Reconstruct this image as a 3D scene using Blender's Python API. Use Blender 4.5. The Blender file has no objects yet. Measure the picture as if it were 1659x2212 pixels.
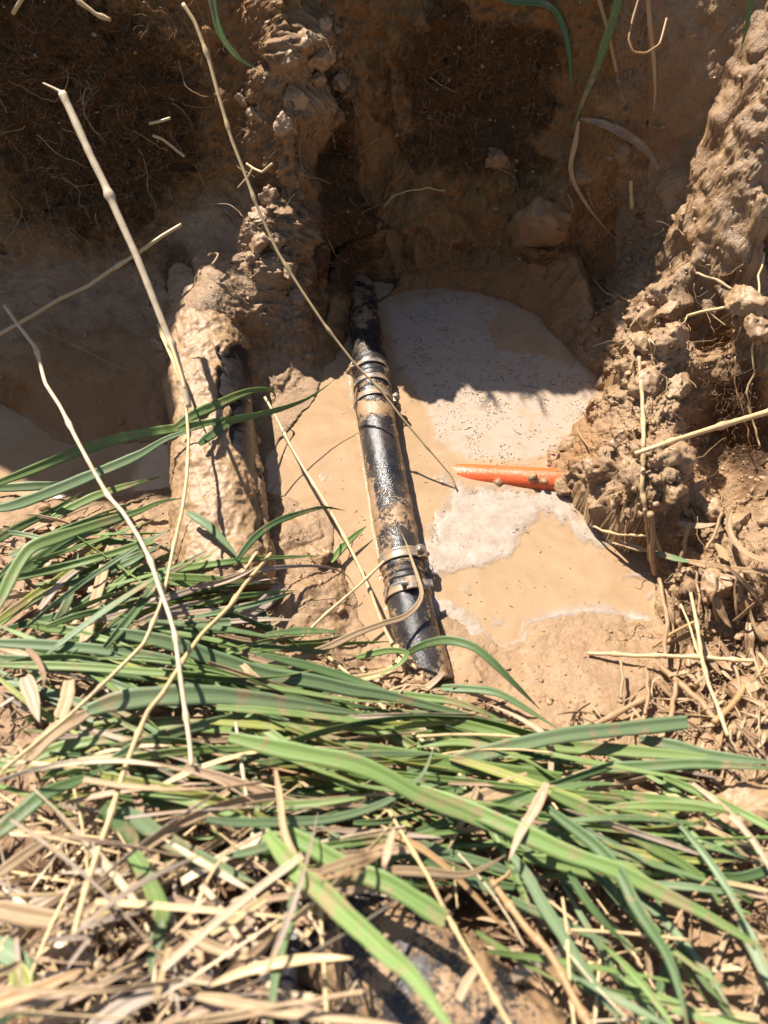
import bpy, math, random
import numpy as np
from mathutils import Vector
from mathutils.bvhtree import BVHTree

R = math.radians
random.seed(7)
RNG = np.random.default_rng(11)
SC = bpy.context.scene
COL = SC.collection

# ------------------------------------------------------------------ camera, world, sun, exposure
CAM_H, PITCH, F = 0.85, R(57.0), 1609.0          # F in the 1659x2212 units used for measurements
cam_data = bpy.data.cameras.new("camera")
cam = bpy.data.objects.new("camera", cam_data)
COL.objects.link(cam)
cam.location = (0, 0, CAM_H)
cam.rotation_euler = (R(90) - PITCH, 0, 0)
cam_data.sensor_fit = 'VERTICAL'
cam_data.sensor_height = 36.0
cam_data.lens = 36.0 * F / 2212.0
cam_data.clip_start, cam_data.clip_end = 0.02, 400
cam_data.dof.use_dof = True
cam_data.dof.focus_distance = 1.05
cam_data.dof.aperture_fstop = 3.9
SC.camera = cam

SUN = Vector((-0.40, 0.50, 0.79)).normalized()    # towards the sun
world = bpy.data.worlds.new("World")
SC.world = world
world.use_nodes = True
wn = world.node_tree
sky = wn.nodes.new('ShaderNodeTexSky')
sky.sky_type = 'NISHITA'
sky.sun_disc = False
sky.sun_elevation = math.asin(SUN.z)
sky.sun_rotation = math.atan2(SUN.x, SUN.y)
bg = wn.nodes['Background']
bg.inputs['Strength'].default_value = 0.062
wn.links.new(sky.outputs[0], bg.inputs[0])
sl = bpy.data.lights.new("sun", 'SUN')
sl.energy, sl.angle, sl.color = 4.8, R(0.53), (1.0, 0.94, 0.85)
so = bpy.data.objects.new("sun", sl)
COL.objects.link(so)
so.rotation_euler = (-SUN).to_track_quat('-Z', 'Y').to_euler()
SC.view_settings.view_transform = 'Standard'
SC.view_settings.look = 'None'
SC.view_settings.gamma = 1
SC.view_settings.exposure = 1.22
SC.cycles.max_bounces = 6
SC.cycles.transmission_bounces = 3
SC.cycles.glossy_bounces = 3
SC.cycles.diffuse_bounces = 4

# ------------------------------------------------------------------ measuring helpers
cP, sP = math.cos(PITCH), math.sin(PITCH)
def ray(u, v):
    a, b = (u - 829.5) / F, -(v - 1106) / F
    return np.array([a, cP + b * sP, -sP + b * cP])
C0 = np.array([0, 0, CAM_H])
def at_z(u, v, z):
    d = ray(u, v)
    return C0 + d * ((z - CAM_H) / d[2])
def at_y(u, v, y):
    d = ray(u, v)
    return C0 + d * (y / d[1])
def pix(p):
    q = p - C0
    f = q[..., 1] * cP - q[..., 2] * sP
    up = q[..., 1] * sP + q[..., 2] * cP
    f = np.maximum(f, .05)
    return 829.5 + F * q[..., 0] / f, 1106 - F * up / f

# ------------------------------------------------------------------ noise
_pr = np.random.default_rng(5)
_perm = np.concatenate([_pr.permutation(256)] * 3)
_g = _pr.normal(size=(256, 3)); _g /= np.linalg.norm(_g, axis=1)[:, None]
_g = _g.astype(np.float32)
def perlin(p):
    p = np.asarray(p, np.float32)
    i = np.floor(p).astype(np.int32); f = p - i
    i &= 255
    w = f * f * f * (f * (f * 6 - 15) + 10)
    out = 0
    for dx in (0, 1):
        for dy in (0, 1):
            for dz in (0, 1):
                h = _perm[_perm[_perm[(i[:, 0] + dx) & 255] + ((i[:, 1] + dy) & 255)] + ((i[:, 2] + dz) & 255)]
                g = _g[h]
                d = g[:, 0] * (f[:, 0] - dx) + g[:, 1] * (f[:, 1] - dy) + g[:, 2] * (f[:, 2] - dz)
                wx = w[:, 0] if dx else 1 - w[:, 0]
                wy = w[:, 1] if dy else 1 - w[:, 1]
                wz = w[:, 2] if dz else 1 - w[:, 2]
                out = out + d * wx * wy * wz
    return out * 1.5
def fbm(p, freq, octaves=3, off=0.0, mode=None):
    p = np.asarray(p, np.float32)
    out, amp, tot = 0, 1.0, 0
    for k in range(octaves):
        n = perlin(p * freq + off + k * 17.3)
        if mode == 'billow': n = np.abs(n) * 2 - .5
        if mode == 'ridge': n = .5 - np.abs(n) * 2
        out = out + n * amp; tot += amp
        amp *= .5; freq *= 2.03
    return out / tot
def sstep(a, b, x):
    t = np.clip((x - a) / (b - a), 0, 1)
    return t * t * (3 - 2 * t)

# ------------------------------------------------------------------ object helpers
def link(name, me, mat=None, parent=None, **props):
    o = bpy.data.objects.new(name, me)
    COL.objects.link(o)
    if mat is not None: me.materials.append(mat)
    if parent is not None: o.parent = parent
    for k, v in props.items():
        if v: o[k] = v
    return o
def mesh_np(name, verts, faces, smooth=True, uvs=None, attrs=None):
    """faces: an (n,4) or (n,3) array"""
    verts = np.asarray(verts, np.float32); faces = np.asarray(faces, np.int32)
    me = bpy.data.meshes.new(name)
    n, k = faces.shape
    me.vertices.add(len(verts)); me.vertices.foreach_set('co', verts.ravel())
    me.loops.add(n * k); me.loops.foreach_set('vertex_index', faces.ravel())
    me.polygons.add(n)
    me.polygons.foreach_set('loop_start', np.arange(0, n * k, k, dtype=np.int32))
    me.polygons.foreach_set('loop_total', np.full(n, k, np.int32))
    me.update(calc_edges=True)
    if smooth: me.polygons.foreach_set('use_smooth', np.ones(n, bool))
    if uvs is not None:
        l = me.uv_layers.new(name='UVMap')
        l.data.foreach_set('uv', np.asarray(uvs, np.float32)[faces.ravel()].ravel())
    for an, av in (attrs or {}).items():
        a = me.attributes.new(an, 'FLOAT', 'POINT')
        a.data.foreach_set('value', np.asarray(av, np.float32))
    me.validate()
    return me
def thing(name, label, cat, loc=(0, 0, 0), group=None):
    o = bpy.data.objects.new(name, None)
    COL.objects.link(o)
    o.location = loc; o.empty_display_size = .02
    o['label'] = label; o['category'] = cat
    if group: o['group'] = group
    return o
def grid_faces(nr, nc, wrap=False):
    r = np.arange(nr - 1)[:, None]; c = np.arange(nc if wrap else nc - 1)[None, :]
    c2 = (c + 1) % nc
    return np.stack([r * nc + c, r * nc + c2, (r + 1) * nc + c2, (r + 1) * nc + c], -1).reshape(-1, 4)
def spline(P, n):
    P = np.asarray(P, float)
    if len(P) == 2: 
        t = np.linspace(0, 1, n)[:, None]
        return P[0] * (1 - t) + P[1] * t
    d = np.r_[0, np.cumsum(np.maximum(np.linalg.norm(np.diff(P, axis=0), axis=1), 1e-6))]
    t = np.linspace(0, d[-1], n)
    m = np.zeros_like(P)
    m[1:-1] = (P[2:] - P[:-2]) / (d[2:] - d[:-2])[:, None]
    m[0] = (P[1] - P[0]) / (d[1] - d[0]); m[-1] = (P[-1] - P[-2]) / (d[-1] - d[-2])
    k = np.clip(np.searchsorted(d, t, 'right') - 1, 0, len(P) - 2)
    h = (d[k + 1] - d[k])[:, None]; s = ((t - d[k])[:, None]) / h
    return ((2*s**3 - 3*s**2 + 1) * P[k] + (s**3 - 2*s**2 + s) * h * m[k] + (-2*s**3 + 3*s**2) * P[k+1] + (s**3 - s**2) * h * m[k+1])
def frames(P):
    T = np.gradient(P, axis=0); T /= np.maximum(np.linalg.norm(T, axis=1), 1e-9)[:, None]
    N = np.zeros_like(T)
    a = np.array([0, 0, 1.]) if abs(T[0, 2]) < .8 else np.array([1., 0, 0])
    n = a - T[0] * a.dot(T[0])
    for i in range(len(P)):
        n = n - T[i] * n.dot(T[i]); n /= max(np.linalg.norm(n), 1e-9)
        N[i] = n
    return T, N, np.cross(T, N)
def tube(P, rad, ns=8, caps=True):
    """verts, quads of a tube; rad a number, a list per ring or an (n, ns) array"""
    T, N, B = frames(P)
    rad = np.broadcast_to(np.asarray(rad, float).reshape(len(P), -1) if np.ndim(rad) else np.full((len(P), 1), rad), (len(P), ns))
    th = np.linspace(0, 2 * np.pi, ns, endpoint=False)
    if caps:
        P = np.vstack([P[:1], P, P[-1:]]); N = np.vstack([N[:1], N, N[-1:]]); B = np.vstack([B[:1], B, B[-1:]])
        rad = np.vstack([rad[:1] * .02, rad, rad[-1:] * .02])
    V = P[:, None, :] + rad[..., None] * (np.cos(th)[None, :, None] * N[:, None, :] + np.sin(th)[None, :, None] * B[:, None, :])
    V = V.reshape(-1, 3); Fq = grid_faces(len(P), ns, True)
    return V, Fq

# ------------------------------------------------------------------ materials
def new_mat(name):
    m = bpy.data.materials.new(name); m.use_nodes = True
    nt = m.node_tree
    return m, nt, nt.nodes['Principled BSDF'], nt.nodes['Material Output']
class NT:
    def __init__(s, nt): s.nt = nt
    def n(s, t, **kw):
        nd = s.nt.nodes.new(t)
        for k, v in kw.items(): setattr(nd, k, v)
        return nd
    def l(s, a, b): s.nt.links.new(a, b)
    def noise(s, vec, scale, detail=3, rough=.55, dist=0):
        nd = s.n('ShaderNodeTexNoise'); nd.inputs['Scale'].default_value = scale
        nd.inputs['Detail'].default_value = detail; nd.inputs['Roughness'].default_value = rough
        nd.inputs['Distortion'].default_value = dist
        if vec is not None: s.l(vec, nd.inputs['Vector'])
        return nd.outputs[0]
    def ramp(s, fac, stops):
        nd = s.n('ShaderNodeValToRGB'); e = nd.color_ramp.elements
        while len(e) < len(stops): e.new(.5)
        for x, (p, c) in zip(e, stops):
            x.position = p; x.color = (c, c, c, 1) if np.ndim(c) == 0 else (*c, 1)
        s.l(fac, nd.inputs[0]); return nd.outputs[0]
    def mix(s, fac, a, b, mode='MIX'):
        nd = s.n('ShaderNodeMix', data_type='RGBA', blend_type=mode)
        for i, x in ((0, fac), (6, a), (7, b)):
            if hasattr(x, 'is_linked'): s.l(x, nd.inputs[i])
            elif i == 0: nd.inputs[0].default_value = x
            else: nd.inputs[i].default_value = (*x, 1)
        return nd.outputs[2]
    def math(s, op, a, b=None, c=None):
        nd = s.n('ShaderNodeMath', operation=op)
        for i, x in enumerate((a, b, c)):
            if x is None: continue
            if hasattr(x, 'is_linked'): s.l(x, nd.inputs[i])
            else: nd.inputs[i].default_value = x
        return nd.outputs[0]
    def attr(s, name): 
        nd = s.n('ShaderNodeAttribute', attribute_name=name); return nd.outputs['Fac']
    def bump(s, h, strength, dist, normal=None):
        nd = s.n('ShaderNodeBump'); nd.inputs['Strength'].default_value = strength
        nd.inputs['Distance'].default_value = dist; s.l(h, nd.inputs['Height'])
        if normal is not None: s.l(normal, nd.inputs['Normal'])
        return nd.outputs[0]
    def obj(s): return s.n('ShaderNodeTexCoord').outputs['Object']
    def geo(s): return s.n('ShaderNodeNewGeometry').outputs['Position']

MUD_A, MUD_B, SOIL = (.335, .212, .112), (.262, .156, .078), (.105, .058, .026)
def mud_material(name, dark=False, wet=.6, clay=0.):
    m, nt, b, out = new_mat(name); N = NT(nt); p = N.geo()
    n1 = N.noise(p, 22, 5, .6); n2 = N.noise(p, 160, 4, .6); n3 = N.noise(p, 700, 2)
    c = N.mix(N.ramp(n1, [(.35, 0.), (.65, 1.)]), MUD_A, MUD_B)
    c = N.mix(N.ramp(n2, [(.40, 0.), (.75, .55)]), c, (.19, .108, .052))
    gr = N.noise(p, 1500, 2, .5)
    c = N.mix(N.ramp(gr, [(.60, 0.), (.72, .5)]), c, (.16, .10, .055))
    c = N.mix(N.ramp(N.noise(p, 38, 4, .7, .8), [(.52, 0.), (.66, .45)]), c, (.42, .275, .155))
    if dark:
        c = N.mix(N.math('MULTIPLY', N.attr('clay'), N.ramp(n1, [(.25, .75), (.7, 1.)])), c, (.275, .130, .043))
        pit = N.noise(p, 330, 4, .75)
        c = N.mix(N.math('MULTIPLY', N.attr('clay'), N.ramp(pit, [(.30, .75), (.46, 0.)])), c, (.07, .033, .012))  # shade of the pits put into the colour, on the bump's own noise
        c = N.mix(N.math('MULTIPLY', N.attr('clay'), N.ramp(N.noise(p, 26, 5, .7), [(.52, 0.), (.64, .6)])), c, (.31, .185, .088))
        z = N.attr('soil_and_shade')
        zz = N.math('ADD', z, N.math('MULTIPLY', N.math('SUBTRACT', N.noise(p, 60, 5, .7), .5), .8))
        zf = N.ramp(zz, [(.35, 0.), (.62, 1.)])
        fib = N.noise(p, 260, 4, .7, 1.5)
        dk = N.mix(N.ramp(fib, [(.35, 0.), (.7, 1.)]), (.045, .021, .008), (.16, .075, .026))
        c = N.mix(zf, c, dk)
        # fine specks of root and grit
        c = N.mix(N.ramp(n3, [(.66, 0.), (.74, .6)]), c, (.08, .05, .03))
        wt = N.attr('wet')
        rr = N.math('SUBTRACT', .72, N.math('MULTIPLY', wt, .44))
        rr = N.math('ADD', rr, N.math('MULTIPLY', N.math('SUBTRACT', n2, .5), .35))
        nt.links.new(rr, b.inputs['Roughness'])
        h = N.math('ADD', N.math('MULTIPLY', n2, 1.0), N.math('ADD', N.math('MULTIPLY', n3, .45), N.math('MULTIPLY', gr, .28)))
        h = N.math('ADD', h, N.math('MULTIPLY', N.math('MULTIPLY', fib, zf), 1.2))
        h = N.math('ADD', h, N.math('MULTIPLY', N.math('MULTIPLY', pit, N.attr('clay')), 1.3))
        nt.links.new(N.bump(h, .62, .004), b.inputs['Normal'])
    else:
        if clay: c = N.mix(clay, c, (.225, .116, .044))
        rr = N.math('ADD', .62 - .4 * wet, N.math('MULTIPLY', n2, .25))
        nt.links.new(rr, b.inputs['Roughness'])
        nt.links.new(N.bump(N.math('ADD', n2, N.math('MULTIPLY', n3, .35)), .5, .003), b.inputs['Normal'])
    nt.links.new(c, b.inputs['Base Color'])
    if dark: nt.links.new(N.math('SUBTRACT', .5, N.math('MULTIPLY', N.attr('clay'), .38)), b.inputs['Specular IOR Level'])
    return m
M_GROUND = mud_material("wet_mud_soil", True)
M_MUD = mud_material("wet_mud", False, .75)
M_CLAY = mud_material("brown_clay", False, .35, .9)

def plastic_mud(name, base, gloss, thr):
    """plastic with patches of mud given by the 'mud' attribute"""
    m, nt, b, out = new_mat(name); N = NT(nt); p = N.geo()
    n1 = N.noise(p, 55, 5, .65, .6); n2 = N.noise(p, 260, 4, .65); n3 = N.noise(p, 900, 2)
    a = N.math('ADD', N.attr('mud'), N.math('MULTIPLY', N.math('SUBTRACT', n2, .5), .9))
    a = N.math('ADD', a, N.math('MULTIPLY', N.math('SUBTRACT', n1, .5), .55))
    spk = N.ramp(N.noise(p, 520, 3, .6), [(.58, 0.), (.68, .26)])
    a = N.math('ADD', a, N.math('MULTIPLY', spk, N.ramp(N.noise(p, 24, 3, .6), [(.35, 0.), (.6, 1.)])))
    f = N.ramp(a, [(.44, 0.), (.60, 1.)])
    film = N.ramp(N.noise(p, 30, 4, .7), [(.35, .0), (.75, .2)])
    dirty = N.mix(film, base, (.26, .18, .11))
    c = N.mix(N.ramp(n1, [(.35, 0.), (.65, 1.)]), MUD_A, MUD_B)
    c = N.mix(f, dirty, c)
    nt.links.new(c, b.inputs['Base Color'])
    nt.links.new(N.math('ADD', N.math('MULTIPLY', f, .26), N.math('ADD', gloss, N.math('MULTIPLY', n2, .22))), b.inputs['Roughness'])
    h = N.math('ADD', N.math('MULTIPLY', f, .9), N.math('MULTIPLY', N.math('ADD', n2, n3), .55))
    nt.links.new(N.bump(h, .55, .0016), b.inputs['Normal'])
    return m
M_BLACK = plastic_mud("muddy_black_plastic", (.012, .0135, .018), .09, .5)
M_ORANGE = plastic_mud("muddy_orange_plastic", (.78, .115, .030), .14, .5)

def steel():
    m, nt, b, out = new_mat("muddy_steel"); N = NT(nt); p = N.geo()
    n1 = N.noise(p, 90, 4, .65)
    f = N.ramp(n1, [(.42, .12), (.56, 1.)])
    nt.links.new(N.mix(f, (.36, .34, .31), (.28, .185, .105)), b.inputs['Base Color'])
    nt.links.new(N.math('SUBTRACT', .85, N.math('MULTIPLY', f, .85)), b.inputs['Metallic'])
    nt.links.new(N.math('ADD', .28, N.math('MULTIPLY', f, .2)), b.inputs['Roughness'])
    nt.links.new(N.bump(n1, .4, .001), b.inputs['Normal'])
    return m
M_STEEL = steel()

def water_mat():
    m, nt, b, out = new_mat("muddy_water"); N = NT(nt); p = N.geo()
    s = N.attr('scum')
    n1 = N.noise(p, 45, 5, .65, .8); n2 = N.noise(p, 420, 3, .6); n3 = N.noise(p, 11, 5, .6, 2.2)
    a = N.math('ADD', s, N.math('MULTIPLY', N.math('SUBTRACT', n1, .5), .8))
    f = N.ramp(a, [(.40, 0.), (.62, 1.)])
    c = N.mix(N.ramp(n3, [(.3, 0.), (.7, 1.)]), (.375, .252, .148), (.30, .195, .108))
    film = N.mix(N.ramp(n2, [(.35, 0.), (.7, 1.)]), (.40, .325, .262), (.32, .255, .20))
    c = N.mix(N.math('MULTIPLY', f, .75), c, film)
    nt.links.new(c, b.inputs['Base Color'])
    nt.links.new(N.math('ADD', .045, N.math('MULTIPLY', f, .28)), b.inputs['Roughness'])
    b.inputs['IOR'].default_value = 1.33
    h = N.math('ADD', N.math('MULTIPLY', N.math('MULTIPLY', n2, f), .5), N.math('MULTIPLY', n3, .5))
    nt.links.new(N.bump(h, .12, .002), b.inputs['Normal'])
    return m
M_WATER = water_mat()

def foam_mat():
    m, nt, b, out = new_mat("muddy_foam"); N = NT(nt); p = N.geo()
    vo = N.n('ShaderNodeTexVoronoi'); vo.inputs['Scale'].default_value = 300; N.l(p, vo.inputs['Vector'])
    vo2 = N.n('ShaderNodeTexVoronoi'); vo2.inputs['Scale'].default_value = 110; N.l(p, vo2.inputs['Vector'])
    n1 = N.noise(p, 40, 5, .7); n2 = N.noise(p, 200, 3, .6)
    c = N.mix(N.ramp(n1, [(.35, 0.), (.65, 1.)]), (.47, .385, .31), (.35, .27, .20))
    pop = N.ramp(vo2.outputs['Distance'], [(.10, 1.), (.17, 0.)])
    keep = N.ramp(N.noise(p, 70, 2), [(.50, 0.), (.58, 1.)])
    c = N.mix(N.math('MULTIPLY', N.math('MULTIPLY', pop, keep), .85), c, (.16, .11, .07))
    c = N.mix(N.ramp(n2, [(.62, 0.), (.72, .6)]), c, (.20, .15, .11))
    nt.links.new(c, b.inputs['Base Color'])
    b.inputs['Roughness'].default_value = .32
    al = N.attr('froth')
    fr = N.math('ADD', al, N.math('MULTIPLY', N.math('SUBTRACT', N.noise(p, 65, 5, .65), .5), .85))
    nt.links.new(N.ramp(fr, [(.20, 0.), (1.05, .82)]), b.inputs['Alpha'])
    nt.links.new(N.bump(N.math('SUBTRACT', N.math('MULTIPLY', n2, .3), N.math('ADD', N.math('MULTIPLY', vo.outputs['Distance'], .6), N.math('MULTIPLY', pop, .6))), .22, .0008), b.inputs['Normal'])
    return m
M_FOAM = foam_mat()

def blade_mat(name, c1, c2, mud=.25, streak=14, trans=.35, rough=.42, spots=(.40, .27, .15), tipd=.9):
    m, nt, b, out = new_mat(name); N = NT(nt)
    uv = N.n('ShaderNodeTexCoord').outputs['UV']; p = N.geo()
    info = N.n('ShaderNodeObjectInfo')
    sx = N.n('ShaderNodeSeparateXYZ'); N.l(uv, sx.inputs[0])
    mp = N.n('ShaderNodeMapping'); mp.inputs['Scale'].default_value = (streak, .9, 1); N.l(uv, mp.inputs[0])
    add = N.n('ShaderNodeVectorMath', operation='ADD'); N.l(mp.outputs[0], add.inputs[0])
    cmb = N.n('ShaderNodeCombineXYZ'); N.l(N.math('MULTIPLY', info.outputs['Random'], 90), cmb.inputs[0]); N.l(N.math('MULTIPLY', info.outputs['Random'], 50), cmb.inputs[1])
    N.l(cmb.outputs[0], add.inputs[1])
    st = N.noise(add.outputs[0], 1.2, 4, .6)
    f = N.math('ADD', N.math('MULTIPLY', N.ramp(st, [(.3, 0.), (.7, 1.)]), .6), N.math('MULTIPLY', info.outputs['Random'], .4))
    c = N.mix(f, c1, c2)
    mid = N.ramp(N.math('ABSOLUTE', N.math('SUBTRACT', sx.outputs[0], .5)), [(.0, .55), (.07, 0.)])
    big = N.noise(add.outputs[0], .35, 2, .5)
    c = N.mix(N.ramp(big, [(.35, .3), (.6, 0.)]), c, tuple(x * .6 for x in c1))
    c = N.mix(mid, c, tuple(min(1, x * 1.7 + .03) for x in c1))
    ns = N.noise(p, 70, 5, .7); nl = N.noise(p, 16, 3, .6)
    sp = N.ramp(N.math('ADD', N.math('MULTIPLY', ns, .55), N.math('MULTIPLY', nl, .45)), [(.56 - mud * .12, 0.), (.64 - mud * .10, .85)])
    c = N.mix(sp, c, spots)
    tipn = N.math('ADD', N.attr('tip'), N.math('MULTIPLY', N.math('SUBTRACT', N.noise(p, 90, 3, .7), .5), .35))
    c = N.mix(N.ramp(tipn, [(.90, 0.), (1.0, tipd)]), c, (.36, .245, .115))
    vein = N.math('SINE', N.math('MULTIPLY', sx.outputs[0], 75.))
    c = N.mix(N.math('MULTIPLY', N.ramp(vein, [(.45, 0.), (.9, 1.)]), .20), c, tuple(x * .55 for x in c1))
    nt.links.new(c, b.inputs['Base Color'])
    nt.links.new(N.math('ADD', rough, N.math('MULTIPLY', sp, .15)), b.inputs['Roughness'])
    nt.links.new(N.bump(N.math('ADD', st, N.math('MULTIPLY', sp, .6)), .35, .0008), b.inputs['Normal'])
    b.inputs['Specular IOR Level'].default_value = .45
    if trans:
        t = N.n('ShaderNodeBsdfTranslucent'); N.l(N.mix(.5, c, tuple(min(1, x * 1.2) for x in c1)), t.inputs[0])
        mx = N.n('ShaderNodeMixShader'); mx.inputs[0].default_value = trans
        N.l(b.outputs[0], mx.inputs[1]); N.l(t.outputs[0], mx.inputs[2]); N.l(mx.outputs[0], out.inputs[0])
    return m
MB = {
 'green': blade_mat("grass_green", (.150, .235, .062), (.31, .39, .130), .2),
 'blue': blade_mat("grass_blue_green", (.150, .228, .098), (.29, .365, .19), .2),
 'dark': blade_mat("grass_dark_green", (.092, .165, .056), (.200, .280, .108), .15),
 'bright': blade_mat("grass_bright_green", (.185, .300, .075), (.34, .44, .15), .35),
 'yellow': blade_mat("grass_yellow_green", (.33, .36, .075), (.40, .38, .12), .4),
 'tan': blade_mat("dry_leaf_tan", (.56, .40, .235), (.38, .25, .13), .5, 18, .2, .55),
 'pink': blade_mat("dry_leaf_pinkish", (.55, .385, .255), (.44, .28, .17), .4, 18, .2, .5),
 'brown': blade_mat("dry_leaf_brown", (.23, .13, .065), (.33, .21, .115), .5, 18, .15, .6),
 'grey': blade_mat("dry_leaf_grey", (.46, .36, .27), (.33, .25, .185), .4, 22, .15, .55),
 'straw': blade_mat("straw", (.60, .44, .235), (.48, .33, .155), .3, 6, .0, .45),
 'pale': blade_mat("pale_straw", (.66, .53, .36), (.52, .38, .23), .3, 6, .0, .45),
 'rust': blade_mat("brown_stalk", (.34, .19, .085), (.44, .27, .12), .4, 6, .0, .5),
 'muddy': blade_mat("mud_coated_leaf", (.33, .205, .108), (.26, .155, .078), 1.2, 10, .05, .38, MUD_A),
 'root': blade_mat("root_fibre", (.20, .105, .042), (.30, .17, .075), .4, 6, .0, .6),
}
# ------------------------------------------------------------------ terrain: heights from measured points
CTRL = []
def cz(pts):
    for u, v, z in pts: CTRL.append(at_z(u, v, z))
def cy(u, pts):
    for v, y in pts: CTRL.append(at_y(u, v, y))
# far waterline of the puddle and the submerged floor
cz([(720,780,0),(770,692,.004),(830,648,.006),(950,626,.006),(1100,656,.008),(1210,744,.008),(1262,790,.008),(1312,834,.008)])
cz([(830,632,.04),(950,609,.04),(1100,636,.045),(1225,722,.045),(1325,812,.04),(760,675,.02)])
cz([(790,800,-.03),(900,760,-.035),(1000,750,-.035),(1150,800,-.03),(1250,870,-.02),(900,950,-.03),(1100,950,-.03),(1200,960,-.015),
    (720,900,-.02),(700,1000,-.015),(760,1100,-.02),(950,1150,-.03),(1100,1150,-.02),(1250,1230,-.02),(1000,1270,-.02),(1150,1270,-.02),(1300,1270,-.02),(1380,1260,-.012),(790,1280,-.012),(620,900,-.01),(600,980,-.008)])
# left pool, its beach and the wall behind it
cz([(0,872,0),(60,905,0),(110,952,0),(200,962,0),(300,955,0),(40,990,-.03),(180,1030,-.03),(300,1020,-.02),(-150,900,-.02),(-150,1000,-.03)])
for u in (-350, -150, 20, 200, 330):
    cy(u, [(800,.765),(700,.852),(600,.925),(450,.985),(300,1.03),(150,1.065),(0,1.10)] + ([(-200,1.13),(-400,1.16)] if u < 100 else []))
cy(420, [(600,.885),(550,.92),(450,.99),(300,1.04),(150,1.07),(0,1.115)])
cz([(430,690,.105),(480,640,.122),(400,650,.105),(440,620,.128),(490,600,.125)])
# the lit mud buttress
cy(590, [(780,.812),(700,.850),(600,.895),(520,.935),(450,.970),(390,.992),(300,1.01),(150,1.015),(0,1.04),(-200,1.10)])
cy(540, [(620,.89),(520,.945),(430,.99),(300,1.035),(150,1.05),(0,1.075)])
cy(640, [(740,.832),(680,.860),(600,.905),(480,.955),(300,.985),(150,1.01),(0,1.05)])
cy(710, [(700,.915),(600,.985),(450,1.03),(300,1.06),(150,1.085),(0,1.11),(-200,1.14)])
cz([(600,820,.02),(660,800,.008),(560,860,.0),(660,860,-.004)])
# the far wall behind the puddle
for u in (780, 880, 1000, 1120):
    cy(u, [(580,1.025),(500,1.04),(300,1.075),(150,1.10),(0,1.13),(-200,1.16),(-400,1.18)])
cy(800, [(630,1.02),(590,1.07)])
for u, dy in ((1210, 0), (1290, -.015)):
    cy(u, [(660,.96+dy),(560,1.015+dy),(450,1.03+dy),(300,1.06+dy),(150,1.09+dy),(0,1.12+dy),(-200,1.15)])
cz([(1300,740,.02),(1290,690,.05)])
# gully and lit bank on the right
cy(1400, [(560,.965),(450,1.01),(300,1.045),(150,1.08),(0,1.11),(-200,1.15)])
cz([(1350,610,.125),(1420,600,.165),(1500,550,.20),(1580,500,.235),(1659,430,.28),(1750,400,.30)])
cy(1500, [(430,.97),(300,1.03),(150,1.06),(0,1.09),(-200,1.14)])
cz([(1600,330,.315),(1630,230,.36),(1659,140,.40),(1570,250,.31),(1800,200,.42)])
cy(1659, [(40,1.00),(-100,1.05),(-250,1.10)]); cy(1850, [(100,.98),(-100,1.05),(-250,1.10)])
cz([(1330,690,.035),(1400,690,.05),(1480,700,.085),(1560,690,.12),(1650,650,.20),(1750,650,.24)])
# the clump
cz([(1200,990,.01),(1240,930,.008),(1290,880,.02),(1320,830,.03),(1370,740,.145),(1440,700,.195),(1420,780,.175),(1470,755,.135),(1330,900,.075),(1400,880,.145),(1450,830,.135),
    (1260,990,.055),(1330,990,.095),(1410,960,.16),(1440,1030,.155),(1350,1060,.10),(1260,1050,.04),(1230,1080,.01),(1270,1130,.012),(1330,1120,.07),(1410,1100,.10),(1320,1180,.005),(1390,1180,.03)])
# hollow behind the clump, right wall
cz([(1520,770,.015),(1530,850,.006),(1520,950,.006),(1530,1060,.01),(1580,1000,.008),(1600,850,.012),(1659,780,.05),(1659,950,.03),(1740,900,.08),(1659,1080,.05),(1820,1000,.15)])
cz([(1450,1180,.035),(1500,1150,.07),(1560,1190,.085),(1630,1180,.11),(1440,1250,.012),(1480,1280,.05),(1520,1230,.085),(1420,1340,-.004),(1450,1420,.02),(1500,1340,.035),(1560,1330,.06),(1520,1450,.03),(1620,1340,.05),(1620,1450,.03),(1659,1250,.11),(1560,1520,.05),(1659,1540,.09),(1750,1350,.15)])
# near shore
cz([(950,1315,-.004),(1010,1352,0),(1085,1395,0),(1140,1350,0),(1280,1325,0),(1400,1348,0),(1000,1420,.012),(1100,1450,.018),(1200,1430,.022),(1300,1420,.022),(1380,1440,.03),(1250,1520,.035),(1100,1540,.035),(1400,1540,.045),(930,1450,.008)])
cz([(640,1090,.004),(700,1120,.006),(600,1130,.012),(660,1200,.018),(740,1250,.006),(780,1370,.004),(700,1330,.03),(600,1280,.045),(820,1450,.012),(760,1420,.02),(560,1000,.0),(560,1150,.02)])
cz([(330,1100,.02),(200,1090,.015),(60,1090,.02),(-100,1080,.02),(300,1180,.05),(100,1180,.05),(-100,1200,.06),(450,1250,.055),(300,1320,.08),(100,1350,.09),(-150,1350,.10),(500,1380,.065)])
cz([(0,1550,.115),(300,1550,.105),(600,1520,.08),(900,1560,.06),(1200,1600,.06),(1500,1620,.075),(1700,1650,.10),(0,1850,.13),(400,1850,.12),(800,1800,.105),(1200,1800,.09),(1600,1820,.10),(0,2200,.15),(400,2200,.14),(800,2150,.11),(1200,2150,.10),(1600,2200,.125),(-250,1800,.14),(1900,1900,.14)])
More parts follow.
